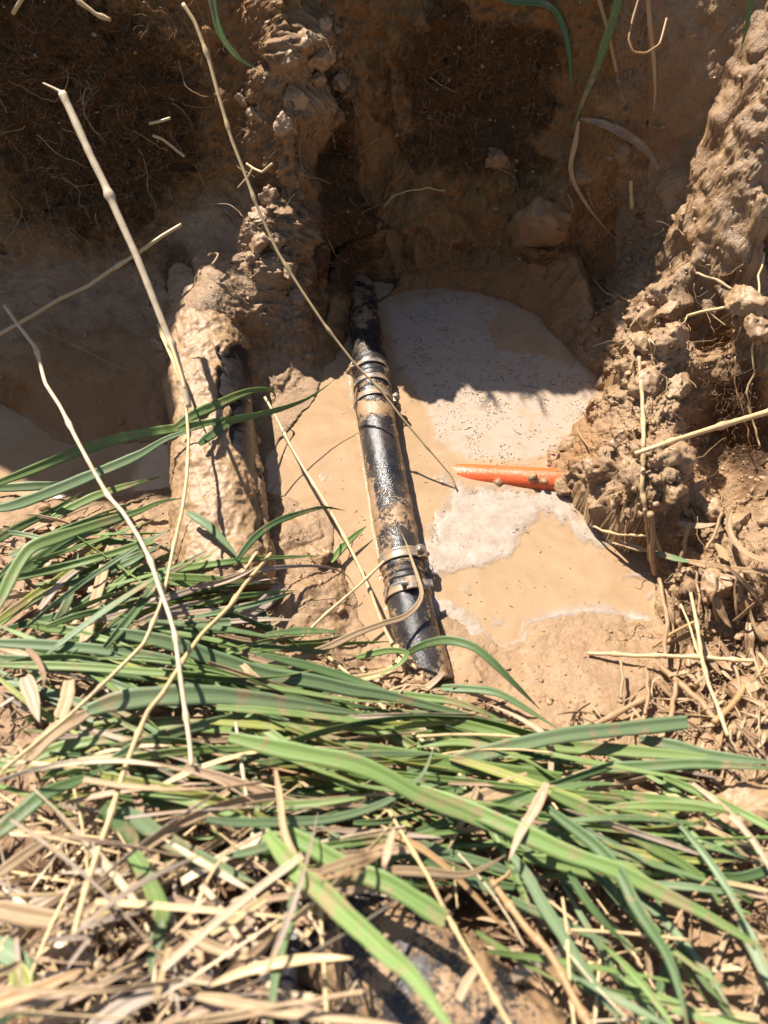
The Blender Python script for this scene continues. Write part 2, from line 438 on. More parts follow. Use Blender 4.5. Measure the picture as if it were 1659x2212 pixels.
# ground at the photographer's side and beyond the rim
RIM_X = np.array([-2.0, -.95, -.765, -.73, -.69, -.64, -.40, -.325, -.295, -.2, .02, .13, .35, .8, 2.0])
RIM_Z = np.array([1.08, 1.08, 1.08, .98, 0.50, .40, .38, .38, .58, .74, .75, .60, .54, .50, .50])  # unseen rim: heights and notch shaped to place the shadow and sun below
def rim(x): return np.interp(x, RIM_X, RIM_Z)
for x in np.r_[-1.2, -.95, -.8, np.arange(-.79, -.2, .035), np.arange(-.2, 1.3, .13)]:
    CTRL.append(np.array([x, 1.24, rim(x)])); CTRL.append(np.array([x, 1.5, rim(x) + .01]))
for x in np.arange(-1.2, 1.3, .13):
    CTRL.append(np.array([x, -.15, .16])); CTRL.append(np.array([x, -.45, .20]))
for y in np.arange(.1, 1.2, .15):
    CTRL.append(np.array([1.1, y, .40])); CTRL.append(np.array([-1.15, y, .16 + .4 * max(0, y - .5)]))
CP = np.array(CTRL)
def solve_heights():
    X = CP[:, :2]; D = np.sqrt(((X[:, None] - X[None]) ** 2).sum(-1) + 1e-5)
    n = len(X); A = np.zeros((n + 3, n + 3)); A[:n, :n] = D + np.eye(n) * -.002
    A[:n, n:] = np.c_[np.ones(n), X]; A[n:, :n] = A[:n, n:].T
    w = np.linalg.solve(A, np.r_[CP[:, 2], 0, 0, 0])
    gx = np.arange(-1.2, 1.2001, .008); gy = np.arange(-.5, 1.5001, .008)
    XX, YY = np.meshgrid(gx, gy); Q = np.c_[XX.ravel(), YY.ravel()]
    Z = np.zeros(len(Q))
    for k in range(0, len(Q), 8000):
        q = Q[k:k + 8000]
        Z[k:k + 8000] = np.sqrt(((q[:, None] - X[None]) ** 2).sum(-1) + 1e-5) @ w[:n] + w[n] + q @ w[n + 1:]
    Z = Z.reshape(XX.shape)
    ker = np.exp(-np.arange(-2, 3) ** 2 / 1.6); ker /= ker.sum()
    for ax in (0, 1):
        Zp = np.pad(Z, [(2, 2) if a == ax else (0, 0) for a in (0, 1)], mode='edge')
        Z = sum(k * np.take(Zp, np.arange(i, i + Z.shape[ax]), axis=ax) for i, k in enumerate(ker))
    return gx, gy, np.clip(Z, -.05, 1.15)
GX, GY, GZ = solve_heights()
def H(x, y):
    fx = np.clip((x - GX[0]) / .008, 0, len(GX) - 1.001); fy = np.clip((y - GY[0]) / .008, 0, len(GY) - 1.001)
    i = fx.astype(int); j = fy.astype(int); a = fx - i; b = fy - j
    z = GZ[j, i] * (1 - a) * (1 - b) + GZ[j, i + 1] * a * (1 - b) + GZ[j + 1, i] * (1 - a) * b + GZ[j + 1, i + 1] * a * b
    return z

POOL = [(702,792),(726,775),(758,715),(790,672),(830,645),(880,629),(950,622),(1030,632),(1100,650),(1165,690),(1210,740),(1262,788),(1312,832),(1298,900),(1245,930),(1200,975),(1188,1005),(1206,1055),(1240,1085),(1262,1130),(1320,1176),(1395,1198),(1422,1262),(1405,1345),(1340,1328),(1280,1325),(1200,1333),(1142,1350),(1130,1385),(1085,1396),(1045,1372),(1010,1352),(950,1318),(945,1420),(880,1420),(800,1390),(776,1340),(768,1285),(742,1235),(716,1180),(726,1125),(700,1095),(640,1078),(584,1062),(572,985),(600,955),(645,905),(685,855)]
SIDE = [(-400,850),(-100,862),(0,872),(60,905),(110,952),(200,962),(300,955),(380,960),(380,1050),(320,1062),(200,1072),(60,1078),(-100,1070),(-400,1070)]
def world_poly(pts): return np.array([at_z(u, v, 0)[:2] for u, v in pts])
def signed_dist(x, y, poly):
    n = len(poly); dmin = np.full(x.shape, 1e9); ins = np.zeros(x.shape, bool)
    for i in range(n):
        p, q = poly[i], poly[(i + 1) % n]; e = q - p
        t = np.clip(((x - p[0]) * e[0] + (y - p[1]) * e[1]) / max(e @ e, 1e-12), 0, 1)
        dmin = np.minimum(dmin, np.hypot(x - p[0] - t * e[0], y - p[1] - t * e[1]))
        ins ^= ((p[1] > y) != (q[1] > y)) & (x < (q[0] - p[0]) * (y - p[1]) / (q[1] - p[1] + 1e-12) + p[0])
    return np.where(ins, dmin, -dmin)
def shore(x, y, z):
    """bring the measured waterline into the heights: crisp bank round the puddle"""
    sel = (np.abs(x) < .85) & (y > .2) & (y < 1.2)
    xs, ys, zs = x[sel], y[sel], z[sel]
    wob = .006 * perlin(np.c_[xs, ys, xs * 0] * 30) + .003 * perlin(np.c_[xs, ys, xs * 0] * 95)
    sd = signed_dist(xs, ys, world_poly(POOL)) + wob
    s2 = signed_dist(xs, ys, world_poly(SIDE)) + wob
    inside = np.maximum(sd, s2)
    farb = sstep(.72, .80, ys) * sstep(-.12, -.06, xs) * (1 - sstep(.30, .36, xs))
    slope = .10 + farb * 1.25
    o = -inside
    zo = np.maximum(zs, np.where(o < .09, .002 + slope * np.minimum(o, .06), -1))
    zi = np.minimum(zs, -.003 - .55 * np.clip(inside, 0, .045))
    z = z.copy(); z[sel] = np.where(inside > 0, zi, zo)
    return z
def blob(U, V, u, v, su, sv=None):
    sv = sv or su
    return np.exp(-((U - u) / su) ** 2 - ((V - v) / sv) ** 2)
def grow(lo, hi, step, far, k=1.35):
    core = np.arange(lo, hi + step / 2, step); out = []; d = step; x = hi
    while x < far: d *= k; x += d; out.append(x)
    inn = []; d = step; x = lo
    while x > -far: d *= k; x -= d; inn.append(x)
    return np.r_[inn[::-1], core, out]
def build_ground():
    xs = np.unique(np.r_[grow(-.80, .80, .0018, 60), np.arange(.30, .64, .0011)].round(5))
    ys = np.r_[np.arange(-.16, .62, .0022), np.arange(.62, .86, .0016), np.arange(.86, 1.21, .0009)]
    d, y, up = .0012, ys[-1], []
    while y < 60: d *= 1.3; y += d; up.append(y)
    d, y, dn = .0022, ys[0], []
    while y > -60: d *= 1.35; y -= d; dn.append(y)
    ys = np.r_[dn[::-1], ys, up]
    X, Y = np.meshgrid(xs, ys); x = X.ravel(); y = Y.ravel()
    z = shore(x, y, H(x, y))
    P = np.c_[x, y, z]
    e = .006
    N = np.c_[-(H(x + e, y) - H(x - e, y)) / (2 * e), -(H(x, y + e) - H(x, y - e)) / (2 * e), np.ones_like(x)]
    N /= np.linalg.norm(N, axis=1)[:, None]
    U, V = pix(P)
    far = (np.abs(x) > 1.1) | (y > 1.45) | (y < -.45)
    steep = 1 - N[:, 2]
    # how lumpy the mud is, where
    amp = .55 + .45 * sstep(.25, .6, steep) * (U < 1250)
    amp += 0.95 * np.clip(blob(U, V, 1370, 850, 130, 190) + blob(U, V, 1320, 1030, 120, 110) + blob(U, V, 1540, 1250, 120, 160) + blob(U, V, 1600, 680, 90, 90), 0, 1)
    amp += .95 * blob(U, V, 600, 560, 75, 170) + 1.25 * blob(U, V, 650, 180, 100, 200)
    amp += .15 * blob(U, V, 1570, 450, 140, 170)
    amp *= 1 - .72 * np.clip(blob(U, V, 1220, 1480, 190, 100) + blob(U, V, 170, 860, 200, 120) + blob(U, V, 440, 650, 90, 70), 0, 1)
    amp += .35 * blob(U, V, 1060, 470, 300, 170)
    amp = np.clip(amp, .1, 1.8)
    # bigger knobs and holes
    out = np.zeros_like(x)
    for u, v, s, h in ((572,500,50,.03),(590,600,36,.015),(1175,480,75,.045),(1080,335,45,.03),(1110,620,60,.012),(1320,240,70,.02),(1250,370,55,.02),(1340,330,50,.022),(930,60,80,.012),(840,470,60,.02),(740,480,55,.03),(1420,420,60,.02),
                       (600,260,70,.012),(560,180,50,.01),(650,90,60,.045),(705,250,40,.03),(560,330,40,.006),(620,470,40,.02),(560,600,45,.018),(1600,690,50,.03),(1640,620,40,.02),
                       (1060,230,150,-.03),(800,580,50,-.05),(700,330,40,-.03),(880,330,70,-.01),(380,590,28,-.03),(1560,740,50,-.02)):
        out += h * blob(U, V, u, v, s)
    q = P * 1.0; q[:, :] += (np.c_[perlin(P * 22), perlin(P * 22 + 9), perlin(P * 22 - 7)] * .012)
    near = ~far
    d = np.zeros_like(x)
    qn = q[near]
    qa = qn @ np.array([[.8, .3, .2], [-.5, .75, .3], [0, -.5, 1.3]])      # flakes lie on a slant
    b1 = fbm(qn, 15, 2, 3.1, 'billow'); b2 = fbm(qa, 27, 3, 8.7); b3 = fbm(qa, 80, 3, 1.9, 'ridge'); r1 = fbm(qa, 58, 2, 5.5, 'ridge'); b4 = fbm(qn, 210, 2, 4.1)
    st = np.floor(b2 * 4.5) / 4.5; b2 = b2 * .55 + st * .45                       # broken, stepped faces
    d[near] = .017 * b1 * amp[near] + .013 * b2 * amp[near] + .0034 * b3 * amp[near] ** 1.2 + .0050 * np.maximum(r1, -.15) * amp[near] ** 2 + .0016 * b4 * (.4 + .6 * amp[near])
    wz = (sstep(.15, .45, steep) * (U < 1400))[near]
    d[near] += wz * (.0038 * fbm(qn, 125, 2, 6.6, 'ridge') + .0026 * perlin(qn * 340) - .010 * sstep(.30, .55, fbm(qa, 30, 2, 12.1)))
    d = (d + out) * np.where(far, 0, 1)
    low = P[:, 2] < .006
    d = np.where(low, d * .30, d)
    P2 = P + N * d[:, None]
    P2[far, 2] += perlin(P[far] * .8) * .12 * np.clip((np.maximum(np.abs(x[far]), np.abs(y[far])) - 1.2) / 3, 0, 1)
    soil_and_shade = np.zeros_like(x)
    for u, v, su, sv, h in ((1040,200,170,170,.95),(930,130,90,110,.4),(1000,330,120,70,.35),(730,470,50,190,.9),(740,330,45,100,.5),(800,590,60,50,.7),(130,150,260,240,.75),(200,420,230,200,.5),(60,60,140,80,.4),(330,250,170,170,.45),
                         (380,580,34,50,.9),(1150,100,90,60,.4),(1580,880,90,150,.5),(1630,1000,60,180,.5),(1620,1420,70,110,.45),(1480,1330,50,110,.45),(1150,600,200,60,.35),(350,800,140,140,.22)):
        soil_and_shade += h * blob(U, V, u, v, su, sv)
    soil_and_shade += .5 * sstep(.60, .9, P[:, 2]) + np.where(y < .1, .12, 0)
    soil_and_shade += .25 * (fbm(P, 9, 2, 2.2) > .2) * (steep > .2) * (U < 1300)
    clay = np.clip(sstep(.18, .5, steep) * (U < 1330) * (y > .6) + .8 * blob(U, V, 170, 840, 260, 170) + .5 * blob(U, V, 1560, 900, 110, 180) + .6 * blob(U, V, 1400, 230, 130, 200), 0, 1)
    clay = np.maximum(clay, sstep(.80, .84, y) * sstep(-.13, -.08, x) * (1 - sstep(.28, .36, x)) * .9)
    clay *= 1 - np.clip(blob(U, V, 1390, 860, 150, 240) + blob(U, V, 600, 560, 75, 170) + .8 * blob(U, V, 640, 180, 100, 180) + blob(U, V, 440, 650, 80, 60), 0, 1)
    soil_and_shade += .5 * (y < .42) * np.clip(.3 + blob(U, V, 350, 2000, 600, 350) + .4 * blob(U, V, 900, 1900, 500, 300), 0, 1)  # ground colour darkened as leaf mould and as shade in the heap's gaps
    wet = np.full_like(x, .55)
    wet += .4 * np.clip(blob(U, V, 1370, 900, 160, 250) + blob(U, V, 600, 500, 90, 260) + blob(U, V, 1230, 1470, 200, 110) + blob(U, V, 450, 660, 100, 90) + blob(U, V, 1550, 500, 150, 150) + blob(U, V, 680, 1180, 150, 130), 0, 1)
    wet -= .25 * np.clip(soil_and_shade, 0, 1) + .35 * clay
    me = mesh_np("ground", P2, grid_faces(len(ys), len(xs)), attrs={'soil_and_shade': np.clip(soil_and_shade, 0, 1.2), 'wet': np.clip(wet, 0, 1), 'clay': clay})
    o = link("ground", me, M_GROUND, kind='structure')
    return o, P2.reshape(len(ys), len(xs), 3), xs, ys, amp.reshape(len(ys), len(xs)), U.reshape(len(ys), len(xs)), V.reshape(len(ys), len(xs)), N.reshape(len(ys), len(xs), 3)
ground, GP, gxs, gys, GAMP, GU, GV, GN = build_ground()

# solid things the loose plants lie on: filled as they are built
SOLV, SOLF = [], []
def solid(V, Fc):
    base = sum(len(v) for v in SOLV)
    SOLV.append(np.asarray(V)); SOLF.append(np.asarray(Fc) + base)
ix = np.where((gxs > -1.0) & (gxs < 1.0))[0][::3]; iy = np.where((gys > -.3) & (gys < 1.4))[0][::3]
sub = GP[np.ix_(iy, ix)]
solid(sub.reshape(-1, 3), grid_faces(len(iy), len(ix)))

# ------------------------------------------------------------------ water and foam
def inpoly(U, V, poly):
    """signed distance to a polygon in measured units, positive inside"""
    poly = np.asarray(poly, float); n = len(poly)
    dmin = np.full(U.shape, 1e9); ins = np.zeros(U.shape, bool)
    for i in range(n):
        a, b = poly[i], poly[(i + 1) % n]; e = b - a
        t = np.clip(((U - a[0]) * e[0] + (V - a[1]) * e[1]) / max(e @ e, 1e-9), 0, 1)
        dmin = np.minimum(dmin, np.hypot(U - a[0] - t * e[0], V - a[1] - t * e[1]))
        c = ((a[1] > V) != (b[1] > V)) & (U < (b[0] - a[0]) * (V - a[1]) / (b[1] - a[1] + 1e-12) + a[0])
        ins ^= c
    return np.where(ins, dmin, -dmin)
def linedist(U, V, pts):
    pts = np.asarray(pts, float); d = np.full(U.shape, 1e9)
    for a, b in zip(pts[:-1], pts[1:]):
        e = b - a; t = np.clip(((U - a[0]) * e[0] + (V - a[1]) * e[1]) / max(e @ e, 1e-9), 0, 1)
        d = np.minimum(d, np.hypot(U - a[0] - t * e[0], V - a[1] - t * e[1]))
    return d
FOAM_BIG = [(985,1042),(1060,1052),(1130,1058),(1200,1058),(1240,1080),(1262,1130),(1318,1172),(1300,1192),(1252,1168),(1215,1130),(1168,1105),(1150,1140),(1120,1155),(1105,1205),(1070,1200),(1040,1222),(1000,1232),(965,1250),(935,1262),(915,1250),(908,1190),(925,1150),(955,1100)]
FOAM_NEAR = [(930,1290),(960,1305),(1000,1325),(1040,1360),(1075,1385),(1060,1405),(1010,1390),(960,1360),(930,1335)]
FOAM_EDGE = [(1090,1400),(1130,1385),(1140,1345),(1200,1328),(1280,1318),(1340,1325),(1405,1345)]
SCUM = [(820,650),(950,620),(1100,645),(1215,740),(1310,830),(1290,905),(1200,990),(1110,1010),(1000,1000),(930,960),(905,880),(850,800)]
HOLE = [(1060,705),(1095,672),(1160,690),(1220,745),(1235,775),(1160,760),(1080,750)]
def ground_z(x, y):
    i = np.clip(np.searchsorted(gxs, x), 0, len(gxs) - 1); j = np.clip(np.searchsorted(gys, y), 0, len(gys) - 1)
    return GP[j, i, 2]
def water_parts():
    xs = np.arange(-.78, .66, .004); ys = np.arange(.16, 1.12, .004)
    X, Y = np.meshgrid(xs, ys); P = np.c_[X.ravel(), Y.ravel(), np.zeros(X.size)]
    U, V = pix(P)
    s = sstep(-25, 30, inpoly(U, V, SCUM)) * .62
    s *= 1 - sstep(-14, 10, inpoly(U, V, HOLE))
    s += .38 * sstep(-60, 40, inpoly(U, V, FOAM_BIG)) + .25 * blob(U, V, 690, 930, 70, 60) + .3 * blob(U, V, 735, 800, 40, 30)
    z = .0003 * perlin(P * 9)
    P[:, 2] = z
    me = mesh_np("water", P, grid_faces(len(ys), len(xs)), attrs={'scum': s})
    link("water", me, M_WATER, kind='structure')
    # foam: a low froth raised a few millimetres over the water
    xs = np.arange(-.66, .48, .0017); ys = np.arange(.26, 1.10, .0017)
    X, Y = np.meshgrid(xs, ys); P = np.c_[X.ravel(), Y.ravel(), np.zeros(X.size)]
    U, V = pix(P)
    n1 = fbm(P, 28, 3, 4.4); n2 = fbm(P, 110, 2, 7.7); n3 = perlin(P * 420)
    m = (inpoly(U, V, FOAM_BIG) + 9 + 34 * n1 + 12 * n2) / 12
    m = np.maximum(m, (inpoly(U, V, FOAM_NEAR) + 36 * n1 + 8 + 14 * n2) / 12)
    m = np.maximum(m, (17 - linedist(U, V, FOAM_EDGE) + 16 * n1 + 6 * n2) / 10)
    zg = ground_z(P[:, 0], P[:, 1])
    for line, wd, th in (([(702,792),(726,775),(760,700),(800,662),(830,645),(950,622),(1100,650),(1165,690),(1210,740),(1262,788),(1312,832)], 45, .0048), ([(0,872),(60,905),(110,952),(200,962),(300,955)], 45, .0030),
                    ([(1195,985),(1240,930),(1300,905)], 40, .006), ([(1260,1140),(1320,1180),(1400,1190)], 30, .004)):
        e = np.clip((th * (1 + .9 * n1 + .5 * n2) - np.abs(zg + .001)) / th, -1, 1) * 1.1
        m = np.maximum(m, np.where(linedist(U, V, line) < wd, e, -1))
    for line, w in (([(842,800),(842,860),(850,900)], 5), ([(757,810),(762,880)], 4), ([(975,1030),(940,1032)], 7), ([(1345,1245),(1400,1238),(1415,1262)], 8), ([(1400,1290),(1420,1270)], 7), ([(985,1020),(1080,1004),(1190,1000)], 3)):
        m = np.maximum(m, (w - linedist(U, V, line) + 8 * n1 + 6 * n2) / 7)
    for u, v, r in ((1075,1340,20),(1010,1270,12),(690,930,7),(962,1034,15),(700,1030,8),(1115,1365,8),(1180,1095,16)):
        m = np.maximum(m, (r - np.hypot(U - u, V - v) + 22 * n1 + 12 * n2) / 14)
    m -= 2.2 * (blob(U, V, 990, 1170, 10, 12) > .5) 
    z = -.0003 + .0013 * np.clip(m * 1.5, 0, 1) ** .5 + .0009 * sstep(.4, 3.5, m) * (1 + .4 * n1) + .00015 * n3 * (m > 0.3)
    P[:, 2] = z
    Fc = grid_faces(len(ys), len(xs))
    keep = (m[Fc] > -.35).any(1)
    Fc = Fc[keep]
    used, inv = np.unique(Fc, return_inverse=True)
    me = mesh_np("foam", P[used], inv.reshape(Fc.shape))
    a = me.attributes.new("froth", "FLOAT", "POINT"); a.data.foreach_set("value", np.clip(m[used] / 2.2 + .15, 0, 1).astype(np.float32))
    link("foam", me, M_FOAM, kind='stuff', label="pinkish white bubbly foam drifting on the muddy puddle and along its edges", category="foam")
water_parts()

# ------------------------------------------------------------------ pipes
def pipe_mesh(name, P, rad, ns, mud_fn, bump_fn, n=None):
    V, Fq = tube(P, rad, ns)
    T, N, B = frames(P)
    mud = mud_fn(V)
    cen = np.repeat(np.vstack([P[:1], P, P[-1:]]), ns, 0)
    d = V - cen; L = np.linalg.norm(d, axis=1)[:, None]
    V = V + d / np.maximum(L, 1e-6) * (bump_fn(V, mud) * (L[:, 0] > 1e-3))[:, None]
    return mesh_np(name, V, Fq, attrs={'mud': mud}), V, Fq

def axis(pts, n):
    return spline([at_z(u, v, z) for u, v, z in pts], n)
# -- the clamped pipe
root = thing("clamped_pipe", "black plastic pipe with steel hose clamps running from the far wall into the puddle", "pipe", tuple(at_z(847, 1106, 0)))
inv = root.location.copy()
def child(o, parent):
    o.parent = parent
    o.matrix_parent_inverse.identity()
    if parent.type == 'EMPTY' : o.location = o.location - parent.location
    return o
MAIN = axis([(762,560,-.022),(780,640,-.006),(792,720,.012),(801,800,.020),(811,898,.022),(829,1000,.022),(848,1106,.021),(869,1220,.019),(882,1290,.017),(903,1380,.013),(930,1480,.008)], 700)
MU, MV = pix(MAIN)
def main_slice(v0, v1):
    i0, i1 = int(np.argmin(abs(MV - v0))), int(np.argmin(abs(MV - v1)))
    return MAIN[min(i0, i1):max(i0, i1) + 1]
RM = .0268
def main_mud(V):
    U, W = pix(V)
    m = .34 + .62 * fbm(V, 34, 3, 6.1)
    m += .55 * blob(U, W, 805, 880, 42, 20) - .25 * blob(U, W, 822, 960, 22, 70)
    cu = np.interp(W, MV, MU)
    off = (U - cu) / 44
    m += .16 * sstep(.62, .95, np.abs(off)) - .28 * blob(off, W, .05, 1000, .45, 90) - .3 * blob(off, W, .0, 1350, .8, 60)
    m += .25 * blob(U, W, 850, 1090, 30, 40)
    m += .16 * sstep(770, 700, W)
    return m
def main_bump(V, mud):
    k = sstep(.42, .75, mud)
    return .0011 * k * (1 + .8 * fbm(V, 120, 2, 3.3)) + .0004 * k * perlin(V * 450)
def seg(name, v0, v1, r, parent=root, taper=None, label=None):
    P = main_slice(v0, v1)
    rr = np.full(len(P), r) if taper is None else r * np.interp(np.linspace(0, 1, len(P)), *taper)
    me, V, Fq = pipe_mesh(name, P, rr, 96, main_mud, main_bump)
    solid(V, Fq)
    V = V - np.array(root.location)
    me.vertices.foreach_set('co', V.astype(np.float32).ravel()); me.update()
    o = link(name, me, M_BLACK, root)
    if label: o['label'] = label
    return o
seg("pipe_section", 560, 796, RM * .985, label="dark wet stretch emerging from the hole in the far wall")
P = main_slice(792, 858); t = np.linspace(0, 1, len(P))
r = RM * (.99 + .035 * np.sign(np.sin(t * 2 * np.pi * 3.2)) * np.abs(np.sin(t * 2 * np.pi * 3.2)) ** .4 )
seg("coupling", 792, 858, RM, taper=(t, r / RM), label="ribbed muddy coupling at the far joint")
seg("pipe_section", 856, 1234, RM * 1.0, label="long middle stretch splashed with mud")
P = main_slice(1230, 1268); t = np.linspace(0, 1, len(P))
r = .93 + .055 * (np.sin(t * 2 * np.pi * 3.0) > .1)
seg("coupling", 1230, 1268, RM, taper=(t, r), label="narrow ribbed coupling between the two near clamps")
seg("pipe_section", 1264, 1480, RM * 1.03, label="near end of the pipe slotted below its clamp")
def band(v, w, r, ang, tail):
    """steel hose clamp: band with rolled edges, worm housing, overlapped tail and screw"""
    i = int(np.argmin(abs(MV - v))); T, N, B = frames(MAIN)
    c, tt = MAIN[i], T[i]
    n = np.array([0, 0, 1.]) - tt * tt[2]; n /= np.linalg.norm(n); b = np.cross(tt, n)      # b points across
    if b[0] < 0: b = -b
    th = np.linspace(0, 2 * np.pi, 97)[:-1]
    prof = [(-w/2, 0), (-w/2, .0012), (-w/2 * .8, .0016), (-w/2 * .7, .0011), (w/2 * .7, .0011), (w/2 * .8, .0016), (w/2, .0012), (w/2, 0)]
    V = []
    for s, h in prof:
        rr = r + h + .0003 * np.sin(th * 3)
        V.append(c + tt * s + rr[:, None] * (np.cos(th)[:, None] * n + np.sin(th)[:, None] * b))
    V = np.vstack(V); Fq = grid_faces(len(prof), len(th), True)
    loc = np.array(root.location)
    o = link("hose_clamp", mesh_np("hose_clamp", V - loc, Fq), M_STEEL, root)
    # housing: an arched box over the worm screw
    a = ang; rad = np.cos(a) * n + np.sin(a) * b; tan = -np.sin(a) * n + np.cos(a) * b
    hw, hl, hh = w * .62, .0075, .0075
    pts, fc = [], []
    arch = [(-hl, 0), (-hl, hh * .55), (-hl * .6, hh * .92), (0, hh), (hl * .6, hh * .92), (hl, hh * .55), (hl, 0)]
    for s in (-hw, hw):
        for x, h in arch: pts.append(c + tt * s + tan * x + rad * (r + .001 + h))
    k = len(arch)
    fq = [(i, i + 1, k + i + 1, k + i) for i in range(k - 1)]
    for x0 in (0, k):
        ctr = len(pts); pts.append(sum(pts[x0:x0 + k]) / k)
    me = bpy.data.meshes.new("screw_housing")
    me.from_pydata([tuple(np.array(p) - loc) for p in pts], [], fq + [(2 * k, i, i + 1) for i in range(k - 1)] + [(2 * k + 1, k + i + 1, k + i) for i in range(k - 1)])
    hs = link("screw_housing", me, M_STEEL, o)
    P = np.array([c - tan * (hl + .006) + rad * (r + .0055), c - tan * (hl - .002) + rad * (r + .0055), c + tan * (hl + .004) + rad * (r + .0055)])
    Pp = spline(P, 24)
    V, Fq = tube(Pp, np.r_[np.full(8, .0036), np.full(16, .0026)] + .0003 * np.sign(np.sin(np.arange(24) * 2.1)), 12)
    link("screw", mesh_np("screw", V - loc, Fq, smooth=False), M_STEEL, o)
    if tail:
        s = np.linspace(0, 1, 14); aa = a + .30 + .55 * s; lift = r + .002 + .006 * s ** 2
        V = []
        for x in (-w * .42, w * .42):
            for h in (0, .0008):
                V.append(c + tt * x + (lift + h)[:, None] * (np.cos(aa)[:, None] * n + np.sin(aa)[:, None] * b))
        V = np.array(V)[[0, 1, 3, 2]].reshape(-1, 3)
        Fq = np.vstack([np.c_[i * 14 + np.arange(13), i * 14 + np.arange(13) + 1, ((i + 1) % 4) * 14 + np.arange(13) + 1, ((i + 1) % 4) * 14 + np.arange(13)] for i in range(4)])
        link("band_tail", mesh_np("band_tail", V - loc, Fq), M_STEEL, o)
    return o
c1 = band(806, .0075, RM * 1.02, -1.1, False); c1['label'] = "silvery clamp at the shadowed end of the pipe"
c2 = band(838, .0085, RM * 1.01, -2.6, False); c2['label'] = "clamp band caked with mud on the far coupling"
c3 = band(872, .0105, RM * 1.05, 1.45, True); c3['label'] = "clamp whose screw sticks out sideways over the water"
c4 = band(1214, .0135, RM * 1.05, .95, True); c4['label'] = "wide clean steel clamp with its screw on the side by the foam"
c5 = band(1282, .0125, RM * 1.06, .12, True); c5['label'] = "steel clamp with its screw housing on top"

# -- the wide muddy pipe
WID = axis([(428,560,.045),(440,640,.050),(450,760,.052),(459,900,.050),(470,1050,.047),(482,1200,.042),(490,1290,.036)], 420)
WU, WV = pix(WID)
def wide_mud(V):
    U, W = pix(V)
    m = .86 + .25 * fbm(V, 26, 3, 1.7)
    n = 26 * fbm(V, 40, 3, 2.9)
    bare = np.maximum(sstep(-18, 14, inpoly(U + n, W + n, [(505,742),(535,760),(545,800),(548,862),(520,872),(478,868),(470,830),(480,795)])),
                      sstep(-12, 12, inpoly(U + n * .6, W + n * .6, [(500,880),(552,868),(556,1060),(546,1040),(528,1000),(500,960),(490,920)])))
    bare = np.maximum(bare, .8 * sstep(-8, 10, inpoly(U + n * .5, W, [(538,1080),(562,1060),(566,1180),(552,1170)])))
    bare = np.maximum(bare, .5 * sstep(-8, 8, inpoly(U + n * .4, W, [(344,760),(372,756),(365,820),(348,830)])))
    return m - .82 * bare
def wide_bump(V, mud):
    k = sstep(.40, .75, mud)
    return k * (.004 + .0075 * fbm(V, 11, 2, 9.9) + .0080 * fbm(V, 24, 3, 4.2) + .0030 * fbm(V, 60, 3, 8.2, 'ridge') + .0014 * fbm(V, 190, 2, 3.2)) 
me, V, Fq = pipe_mesh("mud_caked_pipe", WID, .0565, 220, wide_mud, wide_bump)
solid(V, Fq)
link("mud_caked_pipe", me, M_BLACK, label="wide mud caked pipe with bare black patches lying beside the lit buttress", category="pipe")

# -- the orange pipe
ORA = spline([at_z(930, 1022, -.046), at_z(966, 1025, -.025), at_z(996, 1027, -.0135), at_z(1090, 1032, -.006), at_z(1205, 1038, .002), at_z(1320, 1044, .004)], 240)
def ora_mud(V):
    U, W = pix(V)
    m = .06 + .25 * fbm(V, 60, 3, 2.4)
    for u, v, r, h in ((1075,1046,15,.75),(1150,1032,13,.85),(1176,1040,10,.7),(1212,1040,16,.6),(1120,1052,14,.4),(1040,1050,12,.4)):
        m += h * blob(U, W, u, v, r)
    return m
me, V, Fq = pipe_mesh("orange_pipe", ORA, .0172, 96, ora_mud, lambda V, m: .0045 * sstep(.45, .9, m) * (1 + .7 * perlin(V * 210)))
solid(V, Fq)
link("orange_pipe", me, M_ORANGE, label="bright orange pipe half sunk in the puddle, its end plugged by mud", category="pipe")

# -- the pipe under the grass and the thin hose
BOT = spline([at_z(670, 1935, .10), at_z(890, 2120, .118), at_z(1150, 2340, .13)], 260)
me, V, Fq = pipe_mesh("grimy_pipe", BOT, .055, 128, lambda V: .52 + .6 * fbm(V, 30, 4, 5.1), lambda V, m: .0018 * sstep(.4, .8, m) * (1 + perlin(V * 130)) + .001 * fbm(V, 60, 2))
solid(V, Fq)
link("grimy_pipe", me, M_BLACK, label="grimy black pipe lying under the cut grass at the photographer's feet", category="pipe")
HOS = spline([at_z(668, 1920, .13), at_z(640, 2030, .15), at_z(625, 2120, .15), at_z(640, 2230, .13)], 90)
me, V, Fq = pipe_mesh("thin_hose", HOS, .0075, 32, lambda V: .15 + .5 * fbm(V, 60, 3, 5.1), lambda V, m: .0006 * sstep(.4, .8, m))
link("thin_hose", me, M_BLACK, label="thin black hose poking out of the dry litter beside the grimy pipe", category="hose")

V_ALL = np.vstack(SOLV); F_ALL = np.vstack(SOLF)
BVH = BVHTree.FromPolygons(V_ALL.tolist(), F_ALL.tolist(), all_triangles=False, epsilon=0)
CV = Vector(C0)
def hit(u, v):
    """distance factor along the measuring ray (forward depth) to the ground, the water or a pipe"""
    d = Vector(ray(u, v)); L = d.length
    loc, n, i, dist = BVH.ray_cast(CV, d / L)
    t = dist / L if loc is not None else 2.5
    if d.z < 0: t = min(t, -CAM_H / d.z)
    return t
